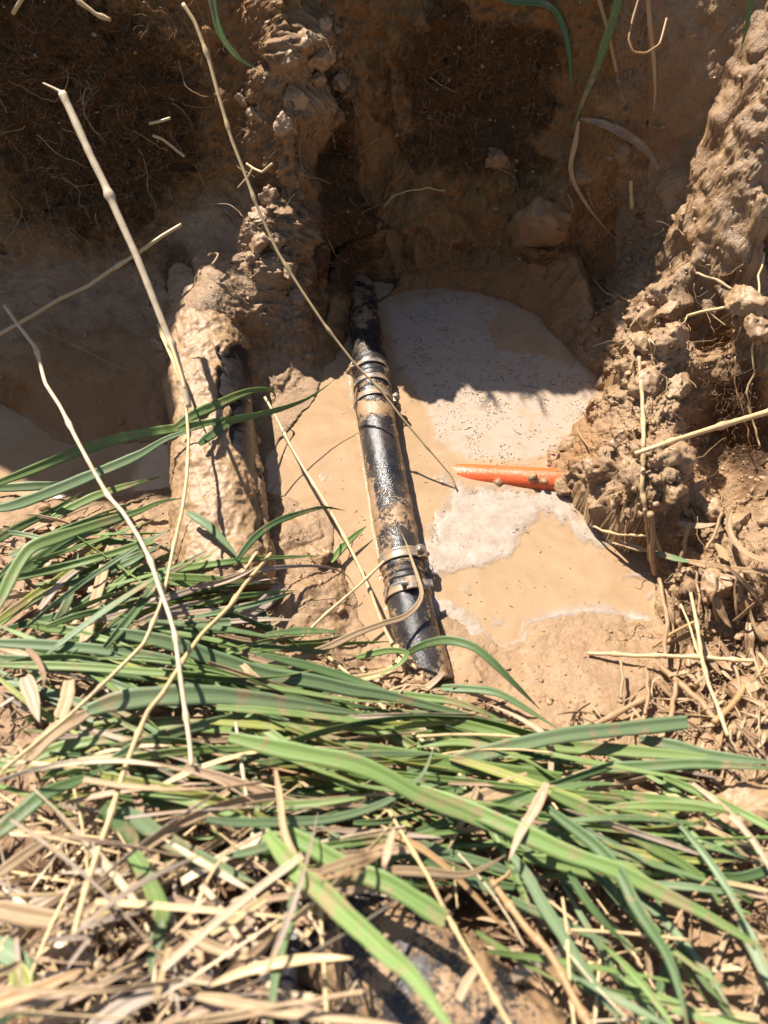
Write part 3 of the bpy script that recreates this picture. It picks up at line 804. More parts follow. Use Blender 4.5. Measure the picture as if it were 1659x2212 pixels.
# ------------------------------------------------------------------ blades, stalks, roots
def parse(s):
    return np.array([[float(x) for x in p.split(',')] for p in s.split()])
def lift_path(uv, h0, h1, n, arch=0.0, clear=.004, follow=.0, kink=False):
    """a path in space over the measured points: depth runs evenly from end to end (h above what lies below each end),
    pushed clear of the ground; follow > 0 lets it sag onto the surface below"""
    Q = spline(uv, n)
    if kink:
        dd = np.r_[0, np.cumsum(np.linalg.norm(np.diff(uv, axis=0), axis=1))]; tt = np.linspace(0, dd[-1], n)
        K = np.stack([np.interp(tt, dd, uv[:, 0]), np.interp(tt, dd, uv[:, 1])], -1)
        Q = .75 * K + .25 * Q
    t = np.array([hit(u, v) for u, v in Q])
    s = np.r_[0, np.cumsum(np.linalg.norm(np.diff(Q, axis=0), axis=1))]; s /= s[-1]
    a, b = max(t[0] - h0, .2), max(t[-1] - h1, .2)
    D = 1 / (1 / a * (1 - s) + 1 / b * s)
    if follow:
        w = max(3, n // 4); k = np.hanning(w + 2)[1:-1]; k /= k.sum()
        tp = np.pad(t, (w // 2, w - 1 - w // 2), mode='edge')
        D = D * (1 - follow) + (np.convolve(tp, k, 'valid') - (h0 * (1 - s) + h1 * s)) * follow
    D = D - arch * 4 * s * (1 - s)
    ex = np.maximum(0, D - (t - clear))
    if ex.max() > 0:
        w = max(3, n // 5); k = np.hanning(w + 2)[1:-1]; k /= k.max()
        e2 = np.array([max((ex[max(0, i - w):i + w + 1] * np.interp(np.abs(np.arange(max(0, i - w), min(n, i + w + 1)) - i), [0, w], [1, 0.])).max(), 0) for i in range(n)])
        D = D - e2
    return np.array([C0 + ray(u, v) * d for (u, v), d in zip(Q, D)]), D
def blade_geo(P, W, roll=0.0, twist=0.0, fold=.22, tip='taper', jag=0, up=(0, -.35, 1)):
    n = len(P); s = np.linspace(0, 1, n)
    T = np.gradient(P, axis=0); T /= np.maximum(np.linalg.norm(T, axis=1), 1e-9)[:, None]
    u = np.array(up, float); tc = C0 - P; tc /= np.linalg.norm(tc, axis=1)[:, None]
    Nn = u * .5 + tc * .8
    Nn -= T * (Nn * T).sum(1)[:, None]; Nn /= np.maximum(np.linalg.norm(Nn, axis=1), 1e-9)[:, None]
    B = np.cross(T, Nn)
    a = (roll + twist * s)[:, None]
    Nr = Nn * np.cos(a) + B * np.sin(a); Br = B * np.cos(a) - Nn * np.sin(a)
    if tip == 'taper': w = np.minimum(1, .55 + s * 3) * np.clip(1 - s ** 3.2, .03, 1)
    elif tip == 'both': w = np.clip(np.sin(np.pi * np.clip(s, .01, .99)) ** .55, .06, 1)
    elif tip == 'cut': w = np.minimum(1, .75 + s * 1.2)
    else: w = np.clip(np.minimum(s * 5 + .08, 1), 0, 1)
    w = w * W * .5 * (1 + .05 * np.sin(s * 23 + roll * 9) + .10 * perlin(np.c_[s * 14 + roll * 40, s * 0 + twist * 31, s * 0]))
    off = np.array([-1, -.55, -.12, .12, .55, 1.0]); lift = np.array([1, .42, .0, .0, .42, 1]) * fold
    V = P[:, None] + Br[:, None] * (off[None, :, None] * w[:, None, None]) + Nr[:, None] * (lift[None, :, None] * w[:, None, None])
    if tip == 'cut':
        V[-1] += T[-1] * (W * .25 * np.array([.3, -.2, .4, -.1, .5, -.3]))[:, None]
    # a leaf has a thickness: a second skin under the first
    th = (Nr[:, None] * .00035)
    k = len(off)
    A = (V + th).reshape(-1, 3); Bt = (V - th).reshape(-1, 3)
    Fq = grid_faces(n, k); nb = n * k
    Fb = Fq[:, ::-1] + nb
    e = np.arange(n - 1)
    s1 = np.stack([e * k, (e + 1) * k, (e + 1) * k + nb, e * k + nb], -1)
    s2 = np.stack([e * k + k - 1, e * k + k - 1 + nb, (e + 1) * k + k - 1 + nb, (e + 1) * k + k - 1], -1)
    L = np.r_[0, np.cumsum(np.linalg.norm(np.diff(P, axis=0), axis=1))] * 9
    uv = np.stack([np.broadcast_to((off + 1) / 2, (n, k)), np.broadcast_to(L[:, None], (n, k))], -1).reshape(-1, 2)
    return np.vstack([A, Bt]), np.vstack([Fq, Fb, s1, s2]), np.vstack([uv, uv])
def tip_attr(n): return np.tile(np.repeat(np.linspace(0, 1, n), 6), 2)
def blade(name, cat, mat, s, w, label, h=(.02, .02), arch=0., follow=.0, tip='taper', roll=None, twist=None, fold=.22, group=None, n=None):
    uv = parse(s) if isinstance(s, str) else s
    L = np.linalg.norm(np.diff(uv, axis=0), axis=1).sum()
    n = n or int(np.clip(L / 14, 12, 60))
    P, D = lift_path(uv, h[0], h[1], n, arch, follow=follow)
    W = w * D.mean() / F * (1.18 if name == 'grass_leaf' else 1.05 if cat == G else 1.0)
    roll = random.uniform(-.25, .25) if roll is None else roll
    twist = random.uniform(-.35, .35) if twist is None else twist
    V, Fq, U = blade_geo(P, W, roll, twist, fold, tip)
    base = P[0]
    o = link(name, mesh_np(name, V - base, Fq, uvs=U, attrs={'tip': tip_attr(n) * random.choice([1, 1, .9])} if tip != 'cut' else None), MB[mat], label=label, category=cat, group=group)
    o.location = base
    return o
def stalk(name, cat, mat, s, w, label, h=(.02, .02), arch=0., follow=.0, taper=1.0, nodes=0, wob=0., group=None, kids=None, clear=.004):
    uv = parse(s) if isinstance(s, str) else s
    L = np.linalg.norm(np.diff(uv, axis=0), axis=1).sum()
    n = int(np.clip(L / 8, 14, 140))
    P, D = lift_path(uv, h[0], h[1], n, arch, clear, follow, True)
    r = .5 * w * D.mean() / F
    t = np.linspace(0, 1, n)
    if wob: P = P + wob * np.c_[perlin(P * 60 + 3), perlin(P * 60 + 31), perlin(P * 60 + 57)]
    rad = r * (1 + (taper - 1) * t) * (1 + .10 * perlin(np.c_[t * 40, t * 0 + r * 999, t * 0]))
    nodem = np.zeros(n)
    for k in range(nodes):
        c = (k + .7) / nodes * .95
        e = np.exp(-((t - c) * n / 1.1) ** 2); rad = rad * (1 + .6 * e); nodem = np.maximum(nodem, e)
    V, Fq = tube(P, rad, 8)
    ring = np.linspace(0, 1, 8, endpoint=False)
    L3 = np.r_[0, np.cumsum(np.linalg.norm(np.diff(P, axis=0), axis=1))] * 9
    L3 = np.r_[L3[0], L3, L3[-1]]
    U = np.stack([np.broadcast_to(ring, (len(L3), 8)), np.broadcast_to(L3[:, None], (len(L3), 8))], -1).reshape(-1, 2)
    base = P[0]
    na = np.repeat(np.r_[nodem[0], nodem, nodem[-1]], 8)
    o = link(name, mesh_np(name, V - base, Fq, uvs=U, attrs={'tip': na}), MB[mat], label=label, category=cat, group=group)
    o.location = base
    for kn, km, ks, kw, kh in (kids or ()):
        Pk, Dk = lift_path(parse(ks), kh, kh, 16)
        # start the side shoot on the stalk itself
        j = int(np.argmin(np.linalg.norm(P - Pk[0], axis=1))); Pk = Pk + (P[j] - Pk[0]) * np.linspace(1, 1, 16)[:, None]
        V, Fq = tube(Pk, np.linspace(1, .5, 16) * .5 * kw * Dk.mean() / F, 6)
        link(kn, mesh_np(kn, V - base, Fq), MB[km], o)
    return o

G, S, LF = "green blade", "dry stalk", "dry leaf"
# ---- long dry stalks standing in front of the wall and over the heap
stalk("seed_stalk", S, 'straw', "395,8 422,50 450,125 472,205 500,300 527,370 555,445 600,545 650,625 700,700 770,790 820,840 870,905 930,975 975,1028 986,1056", 8.5, "long thin stalk slanting across the black pipe to the orange pipe", (.10, .001), taper=.5, nodes=7, clear=.006)
stalk("dry_reed", S, 'pale', "134,200 155,245 200,345 225,395 255,465 295,553 315,603 350,693 380,768 405,863 408,880", 17, "thickest pale reed leaning down to a joint over the wide muddy pipe", (.16, .07), taper=.8, nodes=2,
      kids=[("side_shoot", 'pale', "155,245 138,236 117,226", 7, .10), ("leaf_sheath", 'straw', "372,768 392,830 403,868", 9, .07)])
blade("dry_sheath", "dry leaf", 'straw', "340,700 355,735 375,780 392,830 404,872", 9, "narrow straw sheath beside the thickest reed over the wide muddy pipe", (.06, .065))
stalk("jointed_stalk", S, 'straw', "402,873 407,948 404,1028 393,1106 375,1181 360,1256 345,1311 310,1391 225,1476 150,1546 40,1636 5,1665", 8.5, "long straw stalk falling from the reed's joint and bending away over the green heap", (.07, .10), nodes=5, taper=.9)
stalk("bent_stalk", S, 'pale', "10,660 40,703 78,753 98,828 130,878 165,948 200,1013 235,1073 265,1106 300,1161 325,1211 345,1271 365,1326 378,1371 385,1426 393,1486 403,1556 410,1606 414,1655", 10, "kinked pale stalk running from the shaded wall down over the horizontal green blades", (.12, .09), nodes=6, taper=.85)
stalk("thin_stalk", S, 'straw', "572,858 595,898 625,958 660,1018 695,1073 715,1106 745,1161 780,1231 805,1291 825,1346 850,1395 900,1445", 7, "thin white topped stalk between the two black pipes reaching down to the mud", (.06, .012), nodes=5)
stalk("thin_stalk", S, 'straw', "710,1420 780,1480 850,1551 945,1626 1020,1700", 8, "straw stalk slanting over the dark green blades below the black pipe's end", (.03, .05), nodes=2)
stalk("slanted_stalk", S, 'straw', "-20,732 65,685 125,648 190,618 240,583 285,555 300,545 350,510 392,485", 8, "straw stalk slanting up the shaded wall behind the thickest reed", (.08, .05), nodes=1)
stalk("fine_stalk", S, 'root', "55,695 310,818", 3, "hair thin stem lying across the shaded beach above the small side pool", (.05, .03))
stalk("thin_stalk", S, 'straw', "645,1383 700,1330 780,1261 830,1212", 6, "thin straw stalk pointing up at the near clamps of the black pipe", (.012, .03), nodes=2)
stalk("crossing_stalk", S, 'straw', "585,1196 530,1261 495,1311 435,1371 400,1420 350,1500 320,1536 290,1606 265,1674 240,1759 210,1844 185,1924 160,2019", 11, "thick straw stalk crossing the green heap and ending in the blurred dry litter", (.03, .10), nodes=5)
stalk("white_stick", S, 'pale', "435,1914 460,1939 500,2004 540,2064 580,2124 620,2180 650,2235", 17, "whitish stick with a rounded end lying on the dry litter", (.08, .07), nodes=1)
stalk("upright_stalk", S, 'straw', "685,1844 690,1919 695,2019 702,2119 708,2230", 9, "straight straw stalk rising past the bright green stem at the foot of the heap", (.08, .10), nodes=2)
stalk("thin_stalk", S, 'straw', "830,1735 880,1819 925,1894 960,1964 995,2029 1040,2104 1070,2159 1110,2230", 9, "straw stalk slanting over the grimy pipe", (.06, .08), nodes=3)
stalk("brown_twig", "twig", 'rust', "1062,1902 1080,1929 1110,1969 1140,2009 1180,2049 1205,2089 1230,2139 1255,2184 1285,2235", 16, "knobbly brown twig standing out over the ground beside the grimy pipe", (.06, .09), nodes=4,
      kids=[("knuckle", 'rust', "1072,1915 1098,1898 1108,1885", 10, .06)])
stalk("upright_stalk", S, 'straw', "1215,1939 1225,2009 1230,2109 1242,2230", 7, "slim straw stalk crossing the long green blade near the brown twig", (.07, .08), nodes=2)
stalk("upright_stalk", S, 'straw', "1304,1969 1295,2084 1284,2225", 7, "slim straw stalk between two long drooping green blades", (.03, .03), nodes=2)
# ---- plants and roots on the shaded far wall
blade("grass_leaf", G, 'green', "452,-40 465,35 477,75 500,110 527,135 562,150", 13, "green leaf with saw edged sunlit rim hanging over the dark wall top", (.05, .03), twist=.4)
blade("grass_leaf", G, 'dark', "1020,-30 1110,2 1175,8 1200,25 1215,55 1227,100 1232,150 1232,198", 14, "dark leaf bent over the wall top beside the fibrous brown patch", (.03, .02))
blade("grass_leaf", G, 'dark', "1345,-40 1325,40 1305,100 1285,155 1260,215 1240,270 1235,292", 15, "long dark green leaf hanging down the shaded wall to the curled dry leaf", (.05, .025))
blade("dry_runner", LF, 'rust', "1250,262 1242,310 1232,360 1240,395 1265,440 1300,485 1327,515", 11, "brown withered runner under the long dark leaf on the shaded wall", (.02, .02))
blade("curled_leaf", LF, 'brown', "1254,257 1305,270 1355,295 1395,325 1422,367", 21, "curled grey brown dead leaf stuck to the shaded wall", (.02, .04), fold=.4, tip='both')
stalk("dry_stalk", S, 'rust', "1288,-20 1310,55 1322,110 1332,155", 8, "tan dry stem behind the long dark leaf on the shaded wall", (.03, .02))
stalk("looped_stalk", S, 'rust', "1385,-20 1367,40 1358,85 1367,112 1395,115 1425,95 1440,40", 5, "thin stem curled into a loop high on the shaded wall", (.04, .03))
blade("dry_stalk", LF, 'rust', "1398,-20 1405,65 1412,130 1415,190 1412,250", 10, "dry strap hanging straight beside the looped stem", (.04, .02))
stalk("dry_stalk", S, 'straw', "1362,390 1365,450", 8, "short pale stub of stem poking from the shaded wall", (.015, .015))
blade("grass_leaf", G, 'dark', "1630,-30 1612,60 1600,110", 9, "short dark leaf above the sunlit top of the bank", (.04, .03))
stalk("root_twig", "root", 'straw', "150,-20 165,0 200,25 240,47", 8, "sunlit crooked root at the very top of the shaded wall", (.05, .045), wob=.003, nodes=2)
stalk("root_twig", "root", 'straw', "48,-8 40,10 28,30", 9, "sunlit mud covered root stub near the wall's top corner", (.05, .05), wob=.002)
stalk("forked_twig", "twig", 'straw', "533,354 552,366 566,372 578,362 588,353", 5.5, "forked straw twig sticking out of the lit mud buttress", (.035, .035), wob=.0006, kids=[("side_shoot", 'straw', "566,372 556,390 550,396 533,415", 5, .035)])
stalk("root_twig", "root", 'straw', "330,293 350,300 366,312 382,325 398,338", 6.5, "straw coloured root stub in the sun patch on the shaded wall", (.035, .035))
stalk("root_twig", "root", 'straw', "322,267 345,262 368,255", 6, "short level root just above the sunlit root stub on the shaded wall", (.04, .04))
stalk("curled_root", "root", 'rust', "450,553 458,546 472,549 466,562 458,572", 5, "little curled root above the end of the wide muddy pipe", (.02, .02))
stalk("fine_root", "root", 'root', "780,330 795,318 810,305 822,300", 2.5, "pale squiggly root hair in the cleft beside the buttress", (.02, .02), wob=.002)
stalk("fine_root", "root", 'straw', "828,445 850,425 880,412 930,408 962,412", 2.5, "pale hooked root lying on the wall above the pipe's hole", (.02, .015), wob=.003)
stalk("fine_root", "root", 'root', "1226,420 1236,440 1240,455", 2.5, "tuft of tiny roots under the withered runner", (.02, .02), wob=.002)
stalk("root_shadow_twig", "twig", 'rust', "458,735 464,760 474,785 484,803", 3, "thin bent root stuck in the mud on the wide pipe", (.012, .004), wob=.001)
# ---- right bank: muddy stalks and roots
stalk("muddy_stalk", S, 'straw', "1380,770 1387,853 1390,928 1390,1003 1387,1053 1395,1106 1410,1151 1428,1195", 9, "long upright muddy stalk standing in front of the big mud clump", (.03, .02), nodes=5, wob=.0008)
stalk("muddy_stalk", S, 'straw', "1372,980 1455,952 1530,928 1590,910 1665,888 1720,868", 10, "stalk slanting across the big mud clump and off the picture's edge", (.02, .05), nodes=3, taper=1.4)
stalk("split_stalk", S, 'straw', "1492,1281 1505,1346 1515,1416 1530,1476 1550,1526 1572,1590", 7.5, "shiny split stalk standing in the shadowed litter right of the puddle", (.03, .035), nodes=3)
stalk("split_stalk", S, 'straw', "1470,1305 1488,1346 1504,1400 1518,1440", 5, "short stalk leaning against the shiny split stalk", (.03, .03), nodes=1)
stalk("muddy_stalk", S, 'straw', "1270,1411 1330,1413 1380,1416 1430,1416 1505,1420 1630,1427", 9, "level muddy stalk lying across the flat mud into the shade", (.006, .03), nodes=4, wob=.001)
blade("half_dry_leaf", LF, 'muddy', "1322,1173 1345,1174 1375,1183 1405,1192", 14, "mud caked tip of the narrow leaf reaching over the puddle", (.02, .03), tip='both')
blade("grass_leaf", G, 'blue', "1403,1190 1430,1198 1460,1207 1490,1214", 11, "short clean green stretch of leaf beside the near foam", (.034, .04), tip='both')
blade("half_dry_leaf", LF, 'muddy', "1480,1211 1555,1226 1659,1236 1720,1244", 15, "broad mud caked leaf running into the shade past the green stretch", (.04, .05))
stalk("muddy_stick", "stick", 'muddy', "1280,1568 1330,1543 1370,1521 1408,1502", 12, "thick muddy stick lying on the edge of the flat mud", (.012, .02), nodes=2)
stalk("muddy_stick", "stick", 'rust', "1410,1398 1455,1366 1500,1343", 7, "thin brown stick bridging the dark corner of the puddle", (.012, .03))
blade("curved_straw", LF, 'muddy', "1580,1100 1572,1130 1580,1160 1605,1190 1640,1208 1690,1220", 14, "curved mud coated strap bending across the shaded hollow", (.05, .05), fold=.5)
stalk("pale_root", "root", 'straw', "1502,590 1520,597 1545,605 1565,612 1582,624", 5.5, "pale root on the lit bank above the big mud clump", (.03, .03), wob=.002, nodes=1)
stalk("pale_root", "root", 'straw', "1485,681 1510,674 1540,669 1582,664", 7, "pale level root lying behind the top of the big mud clump", (.03, .04), wob=.002, kids=[("side_shoot", 'straw', "1540,669 1556,684 1578,701", 3.5, .035), ("side_shoot", 'straw', "1490,680 1486,690 1480,697", 4, .03)])
stalk("wavy_root", "root", 'straw', "1652,545 1640,600 1645,680 1625,750 1632,800 1612,850 1625,905 1642,965", 4.5, "wavy pale root hanging down the shaded hollow", (.04, .03), wob=.003, nodes=2)
stalk("wavy_root", "root", 'rust', "1585,770 1588,830 1600,880 1612,920 1622,965", 3, "thin brown root hanging in the shaded hollow", (.03, .03), wob=.003)
stalk("looped_root", "root", 'straw', "1340,755 1362,732 1385,722 1404,735 1410,765 1418,750 1402,728", 3.5, "looped root springing from the top of the big mud clump", (.03, .03), wob=.002)
stalk("hanging_root", "root", 'muddy', "1385,720 1372,745 1367,775 1364,800", 5, "muddy root dangling from the looped root over the clump", (.025, .02), wob=.002)
stalk("fine_root", "root", 'rust', "1246,925 1256,945 1270,962 1286,970", 4, "bent brown root poking over the clump's water edge", (.01, .008), wob=.001)
stalk("pale_root", "root", 'straw', "1277,1133 1300,1146 1340,1156 1400,1156", 5, "pale root lying along the foot of the big mud clump", (.012, .02), wob=.001, nodes=2)
stalk("muddy_stick", "stick", 'muddy', "1405,1108 1412,1150 1408,1190 1416,1240", 14, "thick mud plastered stem standing at the puddle's shaded corner", (.02, .02), wob=.002)
stalk("muddy_stick", "stick", 'muddy', "1424,1250 1440,1330 1436,1420", 10, "mud plastered drooping stem over the dark corner of the puddle", (.03, .03), wob=.003)
stalk("muddy_stick", "stick", 'muddy', "1430,1440 1470,1480 1520,1520 1545,1560", 14, "fat mud plastered stick slanting away below the level stalk", (.015, .02), wob=.002)
stalk("muddy_stick", "stick", 'rust', "1542,1560 1575,1530 1600,1500 1608,1478", 13, "dark split stick leaning beside the foot of the shiny split stalk", (.03, .03))
for q, (s, w, l) in enumerate((("1395,1100 1397,1140 1402,1175 1404,1210", 7, "short mud dipped stem behind the narrow leaf's tip"), ("1485,1130 1478,1180 1470,1230", 9, "mud dipped stem left of the curved strap"), ("1560,1105 1545,1150 1525,1190", 7, "mud dipped stem leaning into the curved strap"),
        ("1500,1210 1508,1260 1512,1330", 6, "mud dipped stem hanging past the broad mud caked leaf"), ("1555,1240 1540,1290 1548,1340", 7, "mud dipped stem below the broad mud caked leaf"), ("1600,1225 1588,1290 1594,1350", 5, "mud dipped stem near the picture's edge under the mud caked leaf"),
        ("1395,1440 1400,1500 1392,1545", 8, "mud dipped stem standing at the edge of the flat mud"), ("1460,1470 1452,1530 1440,1580", 11, "pale mud dipped stem below the level stalk"), ("1340,1425 1347,1470 1340,1510", 7, "mud dipped stem half sunk in the flat mud"),
        ("1575,1420 1600,1470 1590,1530", 8, "mud dipped stem in the shade beside the dark split stick"))):
    stalk("mud_dipped_stalk", "stem", 'muddy', s, w, l, (.03, .02), wob=.003, group="mud dipped stems right of the puddle")

# ---- the cut grass heap: the big green blades, lowest first
g = lambda mat, s, w, l, h=(.03, .03), **k: blade("grass_leaf", G, mat, s, w, l, h, group="cut green grass blades in the heap", **k)
g('blue', "-20,1100 25,1093 110,1063 195,1028 300,983 360,948 440,920", 22, "blue green blade tucked under the arching blade that crosses the wide muddy pipe", (.05, .02))
g('blue', "-20,1056 75,1050 150,1046 200,1035 240,1020", 17, "blue green blade lying level over the small side pool", (.03, .02))
g('green', "-20,1050 75,1013 175,973 275,943 380,925 450,915 525,903 600,885 660,863 700,838 722,820", 20, "long arching blade crossing the wide muddy pipe with its dark tip over the water", (.05, .09), arch=.015, tip='taper', roll=.1, twist=.2)
g('green', "380,922 415,898 460,878 500,860 540,845 575,841 594,849 592,870", 18, "folded blade with a hooked end over the bare patch of the wide pipe", (.03, .035), roll=.1)
g('dark', "430,960 470,930 510,905 560,893", 16, "dark blade in the shade of the folded blade on the wide pipe", (.02, .02))
g('green', "-10,1320 60,1191 125,1161 200,1136 300,1104 345,1085 400,1075", 23, "olive blade rising from the heap's edge over the dark litter", (.08, .03))
g('dark', "-20,1270 75,1216 150,1166 240,1131 310,1106", 24, "dark blade lying under the olive blade at the heap's edge", (.06, .04))
g('dark', "-30,1180 40,1140 120,1100 180,1060", 16, "dark narrow blade leaning over the small side pool's shore", (.06, .03))
g('yellow', "-10,1345 60,1296 140,1241 200,1191 230,1166", 16, "yellow green stem rising through the dry leaves at the heap's edge", (.05, .04))
g('green', "110,1120 200,1075 280,1048 345,1030", 17, "short blade with a withered tip on the near shore of the side pool", (.03, .03))
g('dark', "405,1106 450,1136 490,1176 517,1208", 16, "dark green blade pointing down beside the near end of the wide pipe", (.03, .015))
g('dark', "512,1210 545,1166 590,1131 650,1108 700,1096 745,1103", 13, "thin dark blade bowed over the mud between the two black pipes", (.02, .03), arch=.02)
g('bright', "714,1213 745,1176 768,1155 792,1136", 15, "short bright green sprig beside the middle of the black pipe", (.008, .02))
g('green', "270,1258 350,1236 425,1223 500,1213 575,1206 705,1200", 14, "green blade lying level above the grey striped dead leaf", (.02, .02))
g('bright', "270,1274 350,1256 400,1261 450,1271 535,1282", 15, "bright blade just beneath the level green blade on the mud", (.03, .02))
g('bright', "360,1360 420,1320 480,1295 560,1283 640,1275", 15, "bright blade rising behind the grey striped dead leaf", (.03, .02))
g('dark', "560,1311 585,1350 612,1392", 13, "small dark blade pointing at the foot of the mud below the dead leaf", (.02, .01))
g('bright', "60,1345 175,1366 300,1375 420,1385 520,1400 640,1420", 20, "bright yellowish blade along the upper edge of the heap", (.05, .03))
g('blue', "-30,1388 75,1393 200,1402 330,1420 470,1450 600,1482 740,1500", 22, "blue green blade second from the top among the level blades of the heap", (.07, .05))
g('dark', "-30,1420 150,1436 300,1456 450,1476 600,1496 830,1536 900,1548", 22, "dark blade lying level under the wide shiny blade", (.06, .04))
g('green', "-30,1436 150,1440 300,1450 450,1463 600,1486 750,1511 880,1520", 16, "pale rimmed green blade in the middle of the level bundle", (.075, .06))
g('blue', "240,1368 280,1371 375,1391 475,1426 575,1456 675,1471 760,1490 830,1501 950,1530 1095,1562", 30, "wide shiny blue green blade slanting down from the crossing stalks", (.06, .05), roll=.15, twist=.1)
g('blue', "190,1535 250,1516 350,1503 450,1501 550,1511 700,1530 800,1545", 38, "broadest pale green blade lying below the level bundle", (.07, .06), roll=0, twist=.1)
g('bright', "140,1580 260,1570 380,1565 520,1578 650,1590 760,1580", 26, "bright lime blade under the broadest pale blade", (.05, .04))
g('blue', "215,1662 300,1611 400,1576 500,1551 600,1524 660,1510", 24, "blue green blade rising through the heap below the broadest blade", (.07, .06), roll=.2)
g('dark', "-20,1812 50,1754 100,1714 175,1684 230,1655", 30, "dark blade rising from the blurred dry litter to the heap's edge", (.09, .08))
g('green', "-30,1655 60,1640 150,1610 260,1598 400,1622", 22, "green blade winding through the litter at the heap's near edge", (.06, .05))
g('blue', "120,1590 220,1600 320,1612 450,1630 580,1640", 18, "grey green blade among dry straw below the lime blade", (.05, .05))
g('green', "700,1565 800,1575 950,1590 1080,1600 1160,1612", 22, "green blade in the crowd below the tip of the wide shiny blade", (.04, .04))
g('dark', "520,1640 660,1655 780,1680 860,1710", 20, "dark blade sunk between the long bright blades", (.03, .03))
g('green', "825,1496 905,1506 980,1516 1060,1545 1095,1562", 16, "green blade running to the flat mud beside the bowed dark blade", (.03, .02))
g('blue', "830,1540 930,1548 1030,1560 1092,1564", 18, "cut blue green blade end lying on the mud edge", (.03, .025), tip='cut')
g('dark', "880,1411 920,1391 970,1383 1020,1396 1060,1426 1100,1466 1140,1506 1168,1534", 17, "bowed dark blade looping over the end of the black pipe", (.02, .012), arch=.03, roll=.1)
g('dark', "930,1486 1005,1488 1070,1496 1120,1521 1160,1546 1205,1574", 15, "dark blade under the bowed loop at the mud edge", (.025, .02))
g('green', "770,1420 840,1405 880,1411 862,1436 820,1458", 13, "green blade curling round the very end of the black pipe", (.03, .03))
g('bright', "880,1600 980,1610 1080,1600 1170,1585 1240,1583", 16, "bright blade edge under the long cut blade", (.03, .035))
g('green', "1090,1600 1200,1610 1330,1620 1450,1630 1600,1640", 26, "green blade lying level toward the muddy litter", (.03, .04))
g('blue', "1380,1596 1455,1611 1530,1631 1600,1640 1690,1650", 24, "blue green blade ending in the muddy litter", (.04, .05))
g('dark', "1280,1660 1400,1655 1500,1650 1600,1655 1690,1662", 22, "dark blade lying under the blue green blade by the muddy litter", (.04, .05))
g('blue', "880,1668 930,1659 1030,1631 1130,1606 1230,1586 1330,1576 1484,1560", 27, "long blue green blade with a blunt cut end on the muddy ground", (.05, .06), tip='cut', roll=0, twist=.1)
g('green', "590,1590 700,1612 820,1625 930,1642 1015,1655 1105,1669 1212,1684", 28, "wide green blade cut straight at its end above the brown leaf scraps", (.05, .055), tip='cut', roll=0, twist=.1)
g('green', "1448,1640 1450,1719 1455,1784 1467,1858", 30, "short upright blade standing alone before the mud coated leaf", (.02, .02), tip='cut', roll=0)
g('dark', "1495,1674 1490,1734 1455,1769 1405,1779 1352,1774", 7, "thread thin curved blade in front of the mud coated leaf", (.02, .02))
g('green', "1400,1822 1480,1824 1560,1821 1642,1813", 13, "narrow green blade pointing level to the picture's edge", (.03, .04))
g('dark', "1700,1862 1605,1894 1530,1889 1455,1859 1405,1834 1330,1800", 20, "dark wavy blade curving up to the picture's edge", (.05, .06))
g('yellow', "220,1674 300,1694 375,1709 450,1724 500,1739 575,1769 640,1800", 25, "yellowish blade stretching from the litter to the bright thick stem", (.07, .07))
g('bright', "280,1730 350,1731 425,1739 490,1754 560,1770", 18, "bright narrow blade above the long curved blade", (.06, .06))
g('dark', "225,1739 260,1774 310,1819 360,1859 425,1879 520,1880", 42, "wide dark blade drooping into the blurred litter", (.08, .07), roll=.1)
g('blue', "270,1748 350,1808 425,1850 500,1884 560,1912", 30, "dark blue green blade lying along the wide drooping blade", (.09, .08), roll=-.1)
g('grey' if False else 'blue', "488,1850 540,1839 580,1827 617,1816", 18, "small grey green blade tip beside the bright thick stem", (.09, .09), tip='both')
g('bright', "283,1838 310,1879 330,1924 350,1969 347,1990", 30, "bright kinked stem standing over the blurred dry litter", (.09, .08), tip='cut')
g('dark', "347,1985 342,2020 332,2060 323,2105", 28, "dark blade hanging from the bright kinked stem", (.08, .08))
g('dark', "648,1890 630,1969 610,2039 595,2109 583,2235", 22, "dark upright blade beside the thin black hose", (.09, .10), roll=.2)
g('blue', "-20,2030 50,2090 40,2160 -10,2225", 40, "blurred leaf nearest the lens at the picture's corner", (.05, .05))
g('yellow', "30,2080 45,2110 50,2160 42,2200", 44, "yellow green grass joint in the blurred corner litter", (.06, .06), tip='both', fold=.5)
g('blue', "905,1865 960,1874 1020,1900 1090,1940 1150,1985", 20, "blue green blade under the curled tan leaf over the grimy pipe", (.04, .04))
g('dark', "830,1815 905,1854 980,1884 1060,1909 1180,1920", 26, "dark blade running below the long bright blade toward the twig", (.05, .05))
g('blue', "880,1810 950,1840 1040,1862 1120,1888 1190,1900", 20, "blue green blade partly under the curled tan leaf", (.055, .05))
g('green', "1130,1850 1230,1872 1330,1905 1420,1940", 22, "green blade in shade behind the arching dark blade", (.04, .04))
g('bright', "1190,1770 1290,1829 1360,1880 1430,1930 1520,1970 1600,2010", 24, "bright blade under the great diagonal blade", (.06, .06))
g('green', "1190,1712 1280,1754 1355,1794 1420,1834 1480,1869 1535,1919 1562,1972", 27, "green blade sweeping down beyond the arching dark blade", (.07, .05))
g('bright', "900,1702 1030,1754 1130,1799 1230,1844 1330,1879 1430,1929 1530,1979 1690,2076", 33, "great bright diagonal blade running to the picture's edge", (.08, .08), roll=0, twist=.15)
g('bright', "495,1592 575,1611 675,1631 760,1648 830,1676 905,1718 1005,1759 1105,1804 1180,1834 1236,1848", 34, "great bright blade crossing the whole heap to the brown scraps", (.09, .07), roll=0, twist=.1)
g('blue', "445,1769 500,1776 600,1776 700,1771 775,1754 830,1734 880,1704 915,1669 935,1620 940,1595", 17, "thin curved blade sweeping up across the great bright blade", (.11, .10), arch=.01)
